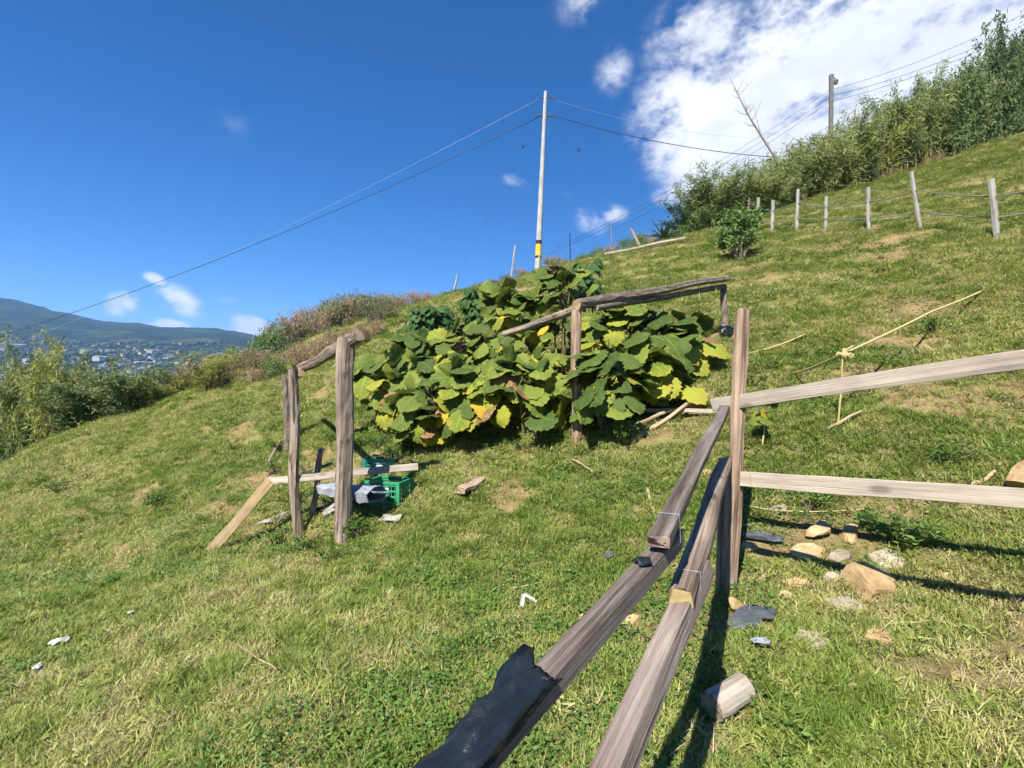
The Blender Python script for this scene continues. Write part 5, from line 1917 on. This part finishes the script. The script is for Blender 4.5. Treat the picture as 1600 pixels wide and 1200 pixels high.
P2 = 31.0
q2 = at(1297, 195, P2)
b2 = Vector((q2.x, P2, gz(q2.x, P2) - .3))
t2 = at(1299, 117, P2)
up2 = thing('utility_pole', b2, 'dark squared utility pole with a lamp rising behind the ridge thicket', 'utility pole')
timber('shaft', b2, t2, .24, .2, MT['dpole'], up2, up=(0, -1, 0), seed=740, wob=.004, bev=.03, end=MT['dpole'])
mb = MB()
mb.tube([at(1299, 124, P2), at(1304, 122, P2), at(1307, 128, P2)], .04, 6)
mb.build('lamp_arm', MT['steel'], up2)
mb = MB()
mb.tube([at(1306, 124, P2), at(1306, 127, P2), at(1306, 131, P2)], [.09, .16, .11], 8)
mb.build('lamp_head', MT['dpole'], up2)
for (y0, y1) in ((140, 20), (150, 38), (158, 46)):
    cable([at(1300, y0, P2), at(1640, y1 - 20, 30)], .012, MT['wire'], up2, sag=.5)
for (y0, y1, x1) in ((140, 388, 868), (152, 398, 856), (158, 372, 930)):
    cable([at(1297, y0, P2), at(x1, y1, 30)], .010, MT['wire'], up2, sag=.5)

# bare leaning tree
bt = thing('bare_tree', at(1212, 262, 26.5), 'thin bare leaning tree rising out of the ridge thicket', 'tree')
tb = Vector((at(1222, 290, 26.5).x, 26.5, gz(at(1222, 290, 26.5).x, 26.5)))
tp = [tb, at(1210, 245, 26.5), at(1190, 213, 26.3), at(1168, 178, 26.2), at(1152, 145, 26.1), at(1136, 112, 26.0)]
mb = MB()
mb.tube(tp, [.075, .062, .05, .038, .024, .008], 7)
mb.build('trunk', MT['trunk'], bt, None, True)
rr = random.Random(5)
for k_ in range(16):
    q = rr.uniform(.3, .98)
    i0 = int(q * 4) + 1
    s_ = tp[min(i0, 4)].lerp(tp[min(i0 + 1, 5)], rr.random())
    sd = rr.choice((-1, 1))
    d1 = Vector((sd * rr.uniform(.3, .9), rr.uniform(-.4, .4), rr.uniform(.2, .9)))
    L_ = rr.uniform(.5, 1.5) * (1.2 - q * .5)
    e1 = s_ + d1 * L_ * .5
    e2_ = e1 + (d1 + Vector((0, 0, .3))) * L_ * .5
    mb = MB()
    mb.tube([s_, e1, e2_], [.022, .014, .005], 4)
    mb.tube([e1, e1 + Vector((-sd * .2, .1, .4)) * L_ * .5], [.01, .004], 4)
    mb.build('branch', MT['trunk'], bt)

# ------------------------------------------------------------------ lay the grass, leaving stones, sheets and logs clear
BND = [(0.9, 3.2, 640, 1.0), (3.2, 5.5, 430, 1.05), (5.5, 9, 200, 1.25), (9, 15, 85, 1.65), (15, 30, 38, 2.1)]
lay('short_grass', 'short cropped grass covering the hillside', 'grass', BND, lambda x, y: 1 - .82 * bare(x, y), tone_grass, src_short, .8, 1.35)
lay('long_grass', 'longer lush grass tufts scattered over the hillside', 'grass', [(a, b, d * .30, s) for a, b, d, s in BND],
    lambda x, y: lush(x, y) ** 1.5 * (1 - bare(x, y)), lambda x, y, n: np.clip(tone_grass(x, y, n) - .12, 0, 1), src_long, .55, 1.0)
src_coarse = tuft_collection('coarse_tuft', [blades(60, .05, .09, .24, .005, .012, .0, 1.15, 3, 1.1) for _ in range(4)], GRASSM)
lay('coarse_tufts', 'taller coarse grass tufts standing out of the turf', 'grass', [(a, b, d * .022, s * .85) for a, b, d, s in BND],
    lambda x, y: np.clip((fbm(x * .6 + 7, y * .6 + 31, 101, 3) - .40) / .2, 0.05, 1), lambda x, y, n: np.clip(rng.normal(.22, .2, n), 0, 1), src_coarse, .5, 1.0)
lay('dry_straw', 'dry straw and dead grass lying on the turf', 'straw', [(a, b, d * .34, s) for a, b, d, s in BND],
    lambda x, y: .25 + .75 * (1 - lush(x, y)), lambda x, y, n: rng.random(n), src_straw, .7, 1.3)
lay('clover', 'low broad-leaved weeds growing through the turf', 'weeds', [(a, b, d * .20, s) for a, b, d, s in BND],
    lambda x, y: np.clip((fbm(x * .9 + 40, y * .9, 71, 4) - .50) / .14, 0, 1), lambda x, y, n: rng.random(n), src_forb, .7, 1.3)


# ------------------------------------------------------------------ haze
hz = MB()
hz.box((0, 0, 250), (19000, 19000, 1900))
m, t, out = new_mat('haze_air')
pv = t.nodes.new('ShaderNodeVolumePrincipled')
pv.inputs['Color'].default_value = (0.28, 0.54, 1.0, 1)
pv.inputs['Density'].default_value = 0.00008
pv.inputs['Anisotropy'].default_value = 0.0
t.links.new(pv.outputs[0], out.inputs['Volume'])
hzo = tag(hz.build('haze', m), 'thin bluish haze over the valley', 'haze', kind='stuff')
